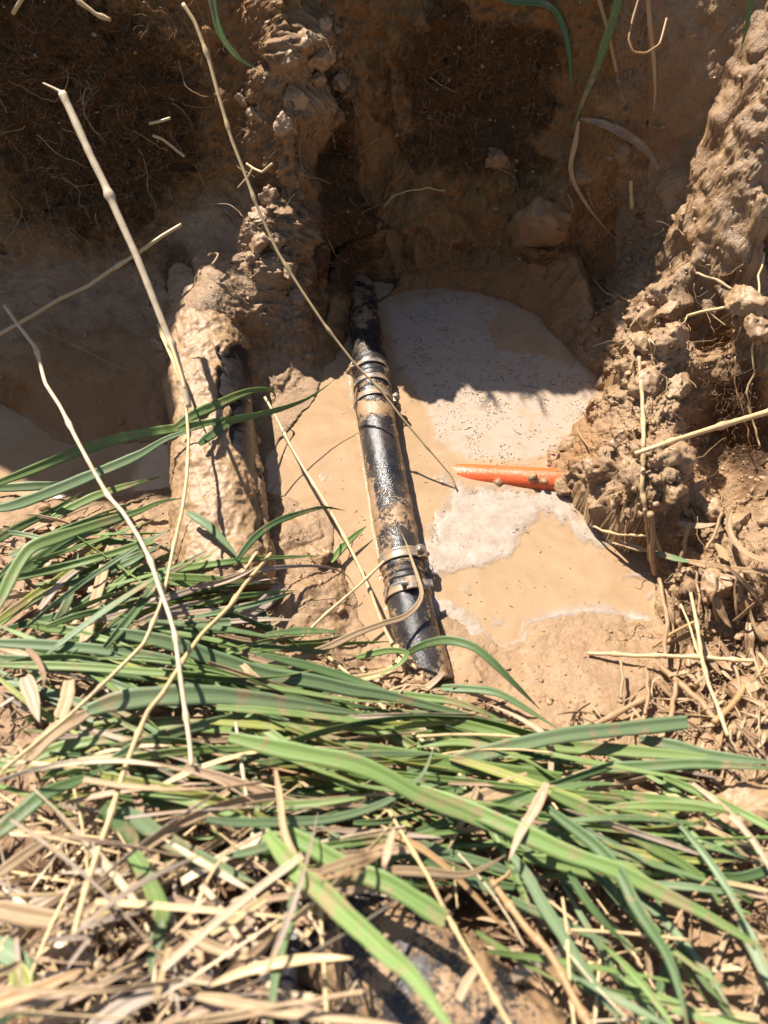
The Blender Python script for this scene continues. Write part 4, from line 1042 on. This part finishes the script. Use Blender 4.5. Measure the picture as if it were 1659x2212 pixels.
g('dark', "1180,1744 1240,1789 1295,1834 1340,1889 1370,1949 1405,2004 1440,2059 1465,2129 1490,2240", 26, "arching dark blade drooping to the picture's bottom edge", (.09, .08), roll=.2)
g('blue', "1105,1846 1140,1894 1170,1949 1205,2004 1245,2069 1290,2134 1350,2230", 24, "long blue green blade drooping beside the brown twig", (.07, .07), roll=.1)
g('bright', "615,1795 675,1829 750,1874 830,1904 890,1939 962,1986", 34, "bright blade with a muddy end over the dark gap", (.10, .08), tip='cut', roll=0)
g('bright', "575,1800 650,1889 700,1929 750,1979 800,2024 830,2054 880,2095 920,2144 955,2194 1000,2250", 40, "thick bright green stem bending down over the grimy pipe", (.10, .13), fold=.45, roll=0, twist=.1)
g('dark', "1380,2235 1420,2150 1440,2060 1434,1990", 17, "dark shaded blade behind the drooping blades", (.03, .03))
g('blue', "1600,1985 1630,2050 1659,2110 1700,2180", 26, "blue green blade end at the picture's lower edge", (.05, .05))
# ---- dry leaves on and in the heap
d = lambda mat, s, w, l, h=(.03, .03), **k: blade("dry_leaf", LF, mat, s, w, l, h, group="dry leaves in the heap", **k)
d('tan', "565,1441 625,1426 700,1401 775,1366 830,1346 872,1333 898,1312 911,1284 902,1246 888,1206 876,1170 862,1143", 16, "hooked tan leaf curling over the near clamps of the black pipe", (.03, .03), roll=0, twist=.3, tip='taper')
d('yellow' if False else 'straw', "668,1462 740,1470 800,1462 845,1446 866,1420 860,1395 830,1385", 19, "yellowed striped leaf curled by the black pipe's end", (.04, .03), fold=.4)
d('grey', "210,1341 280,1321 350,1296 425,1271 500,1246 600,1226 700,1224 748,1242 766,1268", 14, "long grey leaf arching over the mud with a drooped tip", (.04, .02), arch=.01)
d('grey', "375,1366 450,1352 525,1331 575,1300 607,1262", 28, "grey striped dead leaf curving up with a torn end", (.04, .03), tip='cut', fold=.35)
d('grey', "300,1345 370,1320 440,1300 470,1295", 22, "grey leaf stub lying under the crossing stalks", (.04, .04))
d('tan', "240,1180 228,1215 218,1256 200,1321 183,1392", 23, "straight tan strap standing up from the heap's edge", (.06, .06), tip='cut', roll=0)
d('grey', "85,1317 130,1261 175,1226 222,1194", 15, "dark pointed dead leaf beside the straight tan strap", (.05, .05))
d('tan', "435,1361 500,1376 600,1396 720,1410 840,1428", 10, "narrow tan leaf lying along the heap's upper edge", (.04, .03))
d('pink', "400,1398 500,1410 620,1440 720,1452", 16, "pinkish leaf under the narrow tan leaf", (.03, .03))
d('tan', "520,1432 548,1460 575,1478", 16, "short tan scrap lying on the wide shiny blade", (.06, .06), tip='cut')
d('pink', "960,1452 930,1480 900,1500 850,1490 820,1472", 14, "pinkish curled strip below the black pipe's end", (.03, .03), twist=1.6)
d('pink', "1190,1680 1188,1606 1175,1586 1130,1556 1090,1536 1045,1518", 14, "pinkish strip folded over the wide cut blade", (.05, .03), twist=.7)
d('tan', "900,1565 925,1590 950,1625", 15, "tan scrap standing between bright blades", (.04, .04))
d('rust', "595,1664 605,1724 615,1799 645,1859 675,1889 725,1894 785,1883", 15, "reddish brown leaf hanging down across the bright thick stem", (.12, .11), twist=.8)
d('pink', "400,1655 480,1680 560,1706 640,1735 760,1739 830,1750", 22, "wide pinkish leaf lying beneath the thin curved blade", (.08, .07))
d('pink', "380,1690 440,1712 520,1745", 20, "pinkish scrap at the heap's near edge by the crossing stalk", (.06, .06), tip='cut')
d('tan', "-20,1900 50,1849 125,1799 195,1752", 24, "long tan leaf slanting through the blurred litter", (.08, .07))
d('tan', "-20,1960 60,1978 140,1988 220,1990", 44, "broad blurred tan leaf lying flat in the corner litter", (.08, .07), roll=0)
d('rust', "-20,2170 75,2140 145,2109 190,2090", 32, "orange brown leaf across the blurred corner", (.08, .08))
d('tan', "30,2240 150,2150 250,2050 300,1998", 12, "thin tan leaf slanting up from the picture's bottom corner", (.08, .07))
d('grey', "175,2004 240,1984 310,1970", 14, "grey leaf behind the thick crossing stalk's end", (.07, .07))
d('grey', "180,2240 275,2172 350,2139 420,2124", 40, "broad grey leaf blurred at the picture's bottom edge", (.09, .09), roll=0)
d('tan', "410,2149 500,2164 600,2184 830,2212 900,2225", 24, "long tan leaf lying along the picture's bottom edge", (.09, .09))
d('pink', "415,2079 475,2044 550,1980 600,1930", 26, "pinkish grey leaf slanting under the whitish stick", (.06, .06))
d('pink', "850,1915 700,1929 600,1939 500,1964 400,2009", 16, "pinkish bowed leaf crossing the dark gap behind the dark upright blade", (.06, .06), arch=.01)
d('pink', "352,1940 400,1944 450,1956 480,1972", 20, "short pinkish leaf joined to the kinked stem's middle", (.07, .06), tip='both')
d('tan', "830,1879 930,1884 1005,1889 1055,1869 1092,1847", 21, "curled tan leaf bowed above the grimy pipe", (.08, .08), roll=0, twist=.5)
d('pink', "1182,1692 1155,1749 1125,1799 1098,1862", 24, "pinkish brown scrap hanging across the great bright blade", (.10, .09))
d('tan', "1142,1682 1070,1714 1020,1734 945,1752", 40, "wide tan scrap lying under the cut end of the wide green blade", (.06, .06), tip='cut')
d('tan', "1032,1700 1010,1750 985,1800 968,1835", 18, "tan scrap pointing down between the great bright blade and its shadow", (.07, .06))
d('rust', "840,1800 905,1829 965,1874 1030,1939 1080,1994 1140,2045", 14, "long thin brown leaf over the top of the grimy pipe", (.07, .06), twist=.8)
d('pink', "1660,1940 1590,1920 1520,1905 1450,1890", 14, "pale leaf lying level behind the green diagonal blades", (.04, .03))
d('straw', "1665,1925 1600,1912 1530,1900 1460,1895", 10, "straw strip resting on the pale level leaf", (.045, .035))
d('tan', "1030,2090 1010,2120 990,2160", 20, "tan scrap leaning on the grimy pipe's far side", (.04, .03), tip='cut')
d('grey', "1105,2110 1180,2070 1230,2045", 30, "flat grey scrap lying in the mud behind the grimy pipe", (.015, .015), tip='cut', roll=0)
d('straw', "1540,2095 1575,2090 1600,2088", 14, "short whitish straw piece in the mud near the corner", (.015, .015), tip='cut')
d('straw', "1640,2200 1560,2190 1480,2185", 18, "straw piece lying flat by the picture's bottom edge", (.015, .02), tip='cut')
d('pink', "55,1462 70,1500 85,1560", 34, "shiny orange pink leaf stub in the blurred edge of the heap", (.07, .07), fold=.5, roll=0)
d('brown', "58,1400 80,1425 95,1460 92,1490", 14, "small brown curled leaf above the shiny leaf stub", (.08, .08))
d('tan', "150,1470 145,1510 130,1550", 28, "torn tan strip over the dark blades at the heap's edge", (.08, .08), tip='cut')
d('tan', "190,1540 120,1580 60,1640 20,1690", 34, "ragged brown leaf flap blurred beside the jointed stalk", (.08, .08))
def mud_plate(name, outline, h, label, cat):
    O = spline(parse(outline), 72); cen = O.mean(0); V, nr = [], 7
    for top in (1, 0):
        for k in range(nr):
            f = (k + .02) / (nr - 1)
            for q in cen + (O - cen) * f:
                jit = 5 * np.array([perlin(np.array([[q[0] * .08, q[1] * .08, 1]]))[0], perlin(np.array([[q[0] * .08, q[1] * .08, 9]]))[0]]) * f
                q = q + jit; D = hit(*q) - h - .004 * perlin(np.array([[q[0] * .02, q[1] * .02, 3]]))[0] - .002 * perlin(np.array([[q[0] * .07, q[1] * .07, 5]]))[0] + .012 * f * f * (.4 + perlin(np.array([[q[0] * .015, q[1] * .015, 8]]))[0])
                V.append(C0 + ray(*q) * (D + (0 if top else .0022)))
    V = np.array(V); A = grid_faces(nr, 72, True); m = nr * 72
    e = np.arange(72); r = (nr - 1) * 72
    S = np.stack([r + e, r + (e + 1) % 72, m + r + (e + 1) % 72, m + r + e], -1)
    b0 = V[0].copy()
    o = link(name, mesh_np(name, V - b0, np.vstack([A, A[:, ::-1] + m, S])), M_MUD, label=label, category=cat)
    o.location = b0
mud_plate("mud_coated_leaf", "1474,1790 1500,1762 1520,1735 1560,1712 1600,1688 1650,1692 1700,1700 1715,1740 1668,1768 1630,1780 1600,1795 1568,1790 1540,1815 1505,1800 1474,1790", .03, "large flat leaf wholly coated in wet mud", LF)
stalk("muddy_stick", "stick", 'muddy', "1330,1778 1380,1769 1455,1757 1540,1732", 16, "muddy stick lying in front of the large mud coated leaf", (.015, .03), wob=.002)

# ---- the rest of the heap, copied from a few kinds
def scatter_blades(count, name, cat, group, label, mats, region, ang, ln, wd, hh, kind='blade', tip=None):
    made = 0
    while made < count:
        u, v = random.uniform(region[0], region[2]), random.uniform(region[1], region[3])
        if not region[4](u, v): continue
        a = random.gauss(ang[0], ang[1]); L = random.uniform(*ln); c = random.gauss(0, .25)
        p = []
        x, y = u, v
        for i in range(5):
            p.append((x, y)); x += math.cos(a) * L / 4; y += math.sin(a) * L / 4; a += c * .3
        p = np.array(p)
        if (p[:, 0] < -60).any() or (p[:, 0] > 1720).any() or (p[:, 1] > 2260).any() or not all(region[4](*q) for q in p): continue
        h = random.uniform(*hh)
        m = random.choice(mats)
        w = random.uniform(*wd)
        if kind == 'blade':
            blade(name, cat, m, p, w, label(m), (h, h + random.uniform(-.01, .01)), follow=.5, group=group, tip=tip or random.choice(['taper', 'both', 'cut', 'both']), roll=random.uniform(-.8, .8), twist=random.uniform(-1.6, 1.6), fold=random.uniform(.1, .6), n=16)
        else:
            stalk(name, cat, m, p, w, label(m), (h, h + random.uniform(-.01, .015)), follow=.3, group=group, nodes=random.choice([0, 1, 2]))
        made += 1
BOTPX = [(800,1960),(900,1985),(1010,2055),(1110,2125),(1230,2240),(900,2260),(800,2120)]
def on_heap(u, v):
    if inpoly(np.array([u]), np.array([v]), BOTPX)[0] > -25: return False
    top = np.interp(u, [0, 200, 420, 620, 820, 1000, 1250, 1500, 1659], [1180, 1200, 1290, 1400, 1490, 1530, 1590, 1620, 1650])
    return v > top
def left_shore(u, v): return v > np.interp(u, [-60, 330, 420, 560, 700], [1070, 1085, 1150, 1190, 1330])
scatter_blades(46, "shore_leaf", G, "narrow green blades over the side pool's shore", lambda m: "narrow green blade leaning over the litter on the side pool's near shore", ['green', 'blue', 'dark', 'bright', 'green'], (-60, 1085, 620, 1440, left_shore), (-.38, .30), (170, 430), (9, 20), (.02, .075))
scatter_blades(30, "shore_dry_leaf", LF, "dry leaves on the side pool's shore", lambda m: "dry leaf lying under the narrow blades on the side pool's near shore", ['tan', 'grey', 'pink', 'straw'], (-60, 1100, 640, 1450, left_shore), (-.5, .6), (90, 280), (8, 20), (.01, .05))
def low_left(u, v): return on_heap(u, v) and v > 1640 + max(0, u - 500) * .35 and u < 1000
scatter_blades(165, "buried_leaf", G, "narrow green blades half buried in the heap", lambda m: "narrow green blade half buried among the heaped cut grass", ['dark', 'green', 'blue', 'bright', 'bright', 'green', 'yellow'], (-40, 1330, 1650, 1900, lambda u, v: on_heap(u, v) and v < 1960 - max(0, 700 - u) * .35), (.14, .34), (200, 620), (8, 22), (.015, .07))
scatter_blades(105, "litter_leaf", LF, "dry leaf scraps in the litter", lambda m: "withered leaf scrap in the layer of dry litter under the grass", ['tan', 'pink', 'tan', 'grey', 'brown', 'straw', 'straw', 'pale'], (-40, 1620, 1000, 2230, low_left), (-.45, .75), (90, 420), (5, 24), (.012, .10))
scatter_blades(40, "litter_leaf", LF, "dry leaf scraps in the litter", lambda m: "withered leaf scrap in the layer of dry litter under the grass", ['tan', 'pink', 'grey', 'brown', 'straw'], (-40, 1180, 1650, 2230, on_heap), (.2, .7), (90, 300), (8, 18), (.006, .03))
scatter_blades(55, "litter_straw", S, "thin straws in the litter", lambda m: "thin straw lying loose in the layer of dry litter", ['straw', 'pale', 'rust', 'straw'], (-40, 1560, 1650, 2230, on_heap), (.4, 1.0), (90, 380), (3, 7), (.015, .08), 'stalk')
scatter_blades(34, "heap_strap", LF, "dry strips mixed into the green heap", lambda m: "dry strip of leaf mixed in between the green blades of the heap", ["tan", "pink", "straw", "grey"], (-40, 1340, 1650, 1880, lambda u, v: on_heap(u, v) and v < 1900 - max(0, 700 - u) * .3), (.15, .45), (180, 460), (7, 16), (.03, .075))
scatter_blades(32, "long_strap", LF, "long dry straps over the litter", lambda m: "long narrow dry strap lying loosely over the litter beyond the grass", ['tan', 'straw', 'pink', 'pale', 'grey'], (-60, 1640, 900, 2250, low_left), (-.35, .55), (320, 640), (7, 17), (.05, .12))
scatter_blades(24, "drooping_leaf", G, "drooping green blades at the heap's low end", lambda m: "green blade drooping out of the low end of the heap onto bare litter", ['green', 'dark', 'blue', 'bright'], (1000, 1700, 1660, 2240, on_heap), (.62, .28), (220, 480), (11, 22), (.03, .08))
scatter_blades(26, "muddy_scrap", "leaf scrap", "muddy scraps beside the puddle's shaded corner", lambda m: "mud coated leaf scrap in the shaded litter beside the puddle's corner", ['muddy'], (1435, 1090, 1650, 1600, lambda u, v: True), (1.2, .7), (40, 130), (8, 20), (.006, .03))
# ------------------------------------------------------------------ clods, crumbs, fine roots, floating bits, rim grass
def ico(sub):
    import bmesh
    bm = bmesh.new(); bmesh.ops.create_icosphere(bm, subdivisions=sub, radius=1)
    V = np.array([v.co[:] for v in bm.verts]); Fc = np.array([[v.index for v in f.verts] for f in bm.faces]); bm.free()
    return V, Fc
I3, I2, I1 = ico(4), ico(2), ico(1)
def lump(base, p, r, seed, sq=(1, 1, .75), rough=.35):
    V, Fc = base
    q = V * 1.1 + seed * 7.13
    d = 1 + rough * (perlin(q * 1.0) + .6 * perlin(q * 2.3 + 5) + .35 * perlin(q * 5 + 9))
    W = V * d[:, None]
    rg = np.random.default_rng(int(abs(seed) * 1000) % 99991)
    for k in range(9):                                   # broken faces
        n = rg.normal(size=3); n /= np.linalg.norm(n); o = rg.uniform(.45, .85)
        W = W - n * (np.maximum(0, W @ n - o) * .92)[:, None]
    return p + W * r * 1.25 * np.array(sq), Fc
def clod(u, v, r, label, sink=.35, mat=None, group="mud clods", name="mud_clod"):
    d = Vector(ray(u, v)).normalized()
    loc, n, i, dist = BVH.ray_cast(CV, d)
    p = np.array(loc) + np.array(n) * r * (1 - 2 * sink) * .6
    V, Fc = lump(I3, np.zeros(3), r, u * .37 + v * .11, (1, random.uniform(.75, 1.1), random.uniform(.65, .95)), .45)
    V = V + r * .10 * perlin(V * (5 / r))[:, None] + r * .12 * np.c_[perlin(V * (2.2 / r) + u), perlin(V * (2.2 / r) + v), perlin(V * (2.2 / r) + 3)]
    o = link(name, mesh_np(name, V, Fc), mat or M_MUD, label=label, category="mud clod", group=group)
    o.location = p; o.rotation_euler = (0, 0, random.uniform(0, 6))
for u, v, r, l in ((1200,990,.014,"gritty knob of mud at the clump's tip above the orange pipe"),(1214,1050,.014,"wet mud clod plugging the orange pipe's end"),(1235,965,.016,"mud clod next to the gritty knob above the orange pipe"),
    (1395,690,.026,"jagged clod crowning the big mud clump"),(1450,668,.022,"clod behind the crowning clod of the big mud clump"),(1395,745,.018,"clod under the crowning clod on the lit face"),(1460,720,.02,"clod on the clump's upper shaded side"),
    (1300,830,.02,"clod at the clump's corner where the shadow crosses the water"),(1290,880,.022,"rounded clod on the clump's water side below the shadow edge"),(1400,830,.024,"clod beside the hollow on the clump's crest"),(1465,840,.022,"clod jutting from the clump into the shaded hollow"),
    (1345,950,.018,"clod in front of the upright muddy stalk"),(1455,985,.024,"clod on the crest behind the slanting stalk"),(1450,1060,.02,"gritty clod hanging over the shade below the slanting stalk"),(1290,1010,.02,"smooth clod on the clump's lower face"),(1335,1080,.02,"clod above the smooth mud at the clump's foot"),
    (1610,650,.028,"lit clod in the shade high on the bank"),(1645,700,.022,"lit clod below the highest lit clod on the bank"),(1480,1140,.02,"clod at the near foot of the big mud clump"),(1540,1110,.018,"clod in the shaded hollow below the clump"),(1590,1140,.02,"clod above the curved strap in the hollow"),
    (1500,1205,.017,"lit clod under the narrow leaf"),(1545,1270,.022,"lit clod below the broad mud caked leaf"),(1480,1235,.015,"small lit clod at the puddle's shaded corner"),(1385,1262,.012,"little clod standing in the foam of the shaded corner"),(1610,1300,.018,"clod in the shade under the mud caked leaf's end"),
    (1500,1480,.018,"clod below the level muddy stalk"),(1600,1580,.02,"clod beside the dark split stick"),(1640,1500,.03,"big clod at the picture's edge below the shade"),(1440,1500,.014,"clod at the end of the muddy stick"),
    (565,470,.018,"clod on the lit crest of the buttress"),(600,520,.02,"clod in the middle of the lit buttress"),(640,640,.016,"clod low on the buttress near the pipe hole"),(545,560,.014,"clod on the buttress above the wide pipe"),(345,745,.014,"clod stuck to the top edge of the wide pipe"),
    (660,90,.02,"sunlit clod high on the buttress"),(700,60,.014,"small sunlit clod at the buttress top"),(610,270,.016,"flaky sunlit clod on the shaded face of the buttress"),(690,170,.014,"sunlit clod hanging at the buttress edge"),
    (700,120,.02,"flaky sunlit clod below the small clod at the buttress top"),(620,130,.018,"flat sunlit clod left of the flaky one near the buttress top"),(735,175,.016,"outermost sunlit clod on the buttress edge above the cleft"),(640,215,.02,"wide sunlit clod over the shaded face of the buttress"),(560,250,.015,"sunlit clod beside the seed stalk on the buttress"),(530,215,.014,"pointed sunlit clod where the seed stalk meets the buttress"),(590,430,.018,"sunlit clod at the very top of the lit mound under the twig"),(560,520,.02,"sunlit clod over the hidden end of the wide pipe"),(625,580,.018,"sunlit clod on the right flank of the lit mound"),
    (1175,480,.05,"large rounded clod half embedded in the shaded wall"),(1075,345,.022,"crumbly clod sticking out of the shaded wall"),(1255,380,.02,"clod under the withered runner on the shaded wall"),(1340,330,.026,"clod behind the curled dead leaf on the shaded wall"),
    (1152,1030,.006,"tiny clod sitting on the orange pipe"),(1176,1040,.0055,"tiny clod nearest the mud end of the orange pipe"),(620,1000,.016,"clod in the water between the two black pipes"),(690,1210,.016,"clod on the lit mud left of the black pipe"),(905,1470,.012,"clod beside the near end of the black pipe")):
    clod(u, v, r * .8, l, .45, M_CLAY if 'shaded wall' in l else M_MUD)
def surf_points(weight, count):
    w = (weight * (np.abs(GP[..., 0]) < .85)).ravel(); w = w / w.sum()
    idx = RNG.choice(len(w), count, p=w)
    return GP.reshape(-1, 3)[idx], GN.reshape(-1, 3)[idx]
UU, VV = GU, GV
infr = (UU > -80) & (UU < 1740) & (VV > -80) & (VV < 2290) & (GP[..., 2] > .003)
cell = np.ones_like(UU)
cell[:, :] = np.gradient(gys)[:, None] * np.sqrt(1 + (np.gradient(GP[..., 2], axis=0) / np.gradient(gys)[:, None]) ** 2)
rough = np.clip(blob(UU, VV, 1390, 850, 120, 200) + blob(UU, VV, 1540, 1280, 130, 190) + blob(UU, VV, 600, 520, 70, 190) + .7 * blob(UU, VV, 650, 170, 90, 160) + .12 * blob(UU, VV, 1580, 450, 110, 140) + .25 * blob(UU, VV, 1230, 1480, 200, 100) + .3 * blob(UU, VV, 680, 1230, 120, 130) + .2 * blob(UU, VV, 1150, 350, 250, 250) + .3 * blob(UU, VV, 350, 1200, 300, 100) + .15 * (VV > 1400) + .05, 0, 1)
def crumbs():
    pts, nrm = surf_points(rough * infr * cell, 6500)
    r = np.clip(RNG.lognormal(-6.6, .6, len(pts)), .0006, .006)
    VA, FA = [], []; b = 0
    for i in range(len(pts)):
        base = I2 if r[i] > .0035 else I1
        V, Fc = lump(base, np.zeros(3), r[i], i * .731, (1, RNG.uniform(.5, 1.3), RNG.uniform(.35, .8)), .8)
        a = RNG.uniform(0, 6.28); c, s_ = math.cos(a), math.sin(a)
        V = V @ np.array([[c, -s_, 0], [s_, c, 0], [0, 0, 1]]) + pts[i] + nrm[i] * r[i] * .15
        VA.append(V); FA.append(Fc + b); b += len(V)
    link("mud_crumbs", mesh_np("mud_crumbs", np.vstack(VA), np.vstack(FA)), M_MUD, kind='stuff', label="loose wet mud crumbs strewn over the banks and the buttress", category="mud crumbs")
crumbs()
def strands(name, label, cat, mat, weight, count, ln, rad, curl, down=.5, out=.006, seg=9):
    pts, nrm = surf_points(weight * cell, count)
    VA, FA, UA = [], [], []; b = 0
    for p, n in zip(pts, nrm):
        L = RNG.uniform(*ln); d = RNG.normal(size=3); d -= n * d.dot(n) * .6; d[2] -= down * 2; d /= np.linalg.norm(d)
        P = [p + n * RNG.uniform(0, out)]
        for i in range(seg):
            d = d + RNG.normal(size=3) * curl; d -= n * min(0, d.dot(n)) * .8; d /= np.linalg.norm(d)
            P.append(P[-1] + d * L / seg)
        P = np.array(P); r = RNG.uniform(*rad)
        V, Fq = tube(P, np.linspace(1, .4, len(P)) * r, 4)
        VA.append(V); FA.append(Fq + b); b += len(V); UA.append(np.zeros((len(V), 2)) + RNG.uniform(0, 9, 2))
    link(name, mesh_np(name, np.vstack(VA), np.vstack(FA), uvs=np.vstack(UA)), mat, kind='stuff', label=label, category=cat)
fib = np.clip(.25 * (VV < 620) * (UU < 1330) + blob(UU, VV, 170, 280, 260, 280) + .8 * blob(UU, VV, 1050, 200, 150, 160) + .5 * blob(UU, VV, 730, 450, 60, 180) + .5 * blob(UU, VV, 1590, 900, 110, 160) + .4 * blob(UU, VV, 1590, 1400, 120, 150) + .15 * blob(UU, VV, 1300, 250, 150, 250), 0, 1) * infr
strands("root_hairs", "mat of fine brown root hairs on the shaded trench walls", "root hairs", MB['root'], fib, 3600, (.008, .045), (.00014, .0004), .5)
thr = np.clip(blob(UU, VV, 200, 320, 260, 260) + .5 * blob(UU, VV, 640, 300, 120, 300) + .6 * blob(UU, VV, 1450, 700, 150, 200) + .5 * blob(UU, VV, 1500, 1300, 150, 200) + .3 * blob(UU, VV, 1050, 300, 250, 250), 0, 1) * infr
strands("root_threads", "longer loose root threads hanging from the trench walls and banks", "root threads", MB['rust'], thr, 170, (.03, .11), (.0004, .0009), .28, .5, .01, 12)
def chaff():
    wt = infr * np.where(VV > 1150, 1., 0) * np.clip((VV > np.interp(UU, [0, 400, 820, 1250, 1659], [1150, 1250, 1480, 1560, 1380])) * 1.0, 0, 1) * np.where((VV > 1700) & (UU < 1100), 1.2, 1)
    pts, nrm = surf_points(wt * cell, 1700)
    for mat, nm, lb, sel in ((MB['tan'], "straw_chaff", "short chopped straw chaff covering the ground under the grass", 0), (MB['brown'], "leaf_mould", "small brown rotting leaf bits on the ground under the grass", 1)):
        VA, FA, UA = [], [], []; b = 0
        for p, n in zip(pts[sel::2], nrm[sel::2]):
            L = RNG.uniform(.012, .05); a = RNG.uniform(0, 6.28); d = np.array([math.cos(a), math.sin(a), RNG.uniform(-.25, .25)]); d -= n * d.dot(n) * .8
            c = RNG.normal(size=3) * .25
            t = np.linspace(-.5, .5, 6)[:, None]
            P = p + n * RNG.uniform(.002, .022) + d * L * t + c * L * t * t
            V, Fq, U = blade_geo(P, RNG.uniform(.001, .0055), RNG.uniform(-1, 1), RNG.uniform(-2, 2), .4, 'both' if RNG.uniform() < .6 else 'cut', up=n)
            VA.append(V); FA.append(Fq + b); b += len(V); UA.append(U + RNG.uniform(0, 9, 2))
        link(nm, mesh_np(nm, np.vstack(VA), np.vstack(FA), uvs=np.vstack(UA)), mat, kind='stuff', label=lb, category="plant litter")
chaff()
def specks():
    m, nt, b, out = new_mat("wet_speck"); b.inputs['Base Color'].default_value = (.085, .068, .055, 1); b.inputs['Roughness'].default_value = .4
    VA, FA = [], []; bb = 0; n = 0
    while n < 2100:
        u, v = RNG.uniform(680, 1400), RNG.uniform(630, 1390)
        U, W = np.array([u]), np.array([v])
        pr = .9 * (inpoly(U, W, SCUM)[0] > 6) * (inpoly(U, W, HOLE)[0] < 0) + .9 * (inpoly(U, W, FOAM_BIG)[0] > 4) + .06
        # they drift in wisps
        p = at_z(u, v, .0006)
        pr *= np.clip(.35 + 1.6 * perlin(p[None] * 26)[0] + perlin(p[None] * 80)[0], 0, 1)
        if RNG.uniform() > pr: continue
        if hit(u, v) < (-CAM_H / ray(u, v)[2]) - .003: continue
        z = .0016 if inpoly(U, W, FOAM_BIG)[0] > 4 else .0005
        p[2] = z
        L = min(.009, .0003 + RNG.exponential(.0012)); a = RNG.normal(.25, .8); dd = np.array([math.cos(a), math.sin(a), 0])
        t = np.linspace(-.5, .5, 4)[:, None]
        P = p + dd * L * t + np.array([-dd[1], dd[0], 0]) * L * RNG.normal(0, .25) * t * t
        V, Fq = tube(P, RNG.uniform(.0002, .0005), 4)
        VA.append(V); FA.append(Fq + bb); bb += len(V); n += 1
    link("floating_bits", mesh_np("floating_bits", np.vstack(VA), np.vstack(FA)), m, kind='stuff', label="dark plant specks floating in wisps on the puddle's scum", category="floating bits")
specks()
def rim_grass():
    VA, FA, UA = [], [], []; b = 0
    for i in range(1500):
        x = RNG.uniform(-1.3, 1.2); y = 1.19 + RNG.exponential(.10)
        if -.62 < x < -.28: continue
        z = float(H(np.array([x]), np.array([min(y, 1.49)]))[0]) - .01
        L = RNG.uniform(.012, .04) * (1.0 if RNG.uniform() < .96 else 1.6)
        d = np.array([RNG.normal(0, .35), RNG.normal(-.25, .35), 1.]); d /= np.linalg.norm(d)
        t = np.linspace(0, 1, 8)[:, None]
        P = np.array([x, y, z]) + d * L * t + np.array([RNG.normal(0, .3), RNG.normal(-.3, .25), -.45]) * L * t ** 2 * .8
        V, Fq, U = blade_geo(P, RNG.uniform(.004, .009), RNG.uniform(-1, 1), RNG.uniform(-1, 1), .2)
        VA.append(V); FA.append(Fq + b); b += len(V); UA.append(U + RNG.uniform(0, 9, 2))
    link("rim_grass", mesh_np("rim_grass", np.vstack(VA), np.vstack(FA), uvs=np.vstack(UA)), MB['green'], kind='stuff', label="fringe of green grass growing along the trench rim", category="grass")
rim_grass()
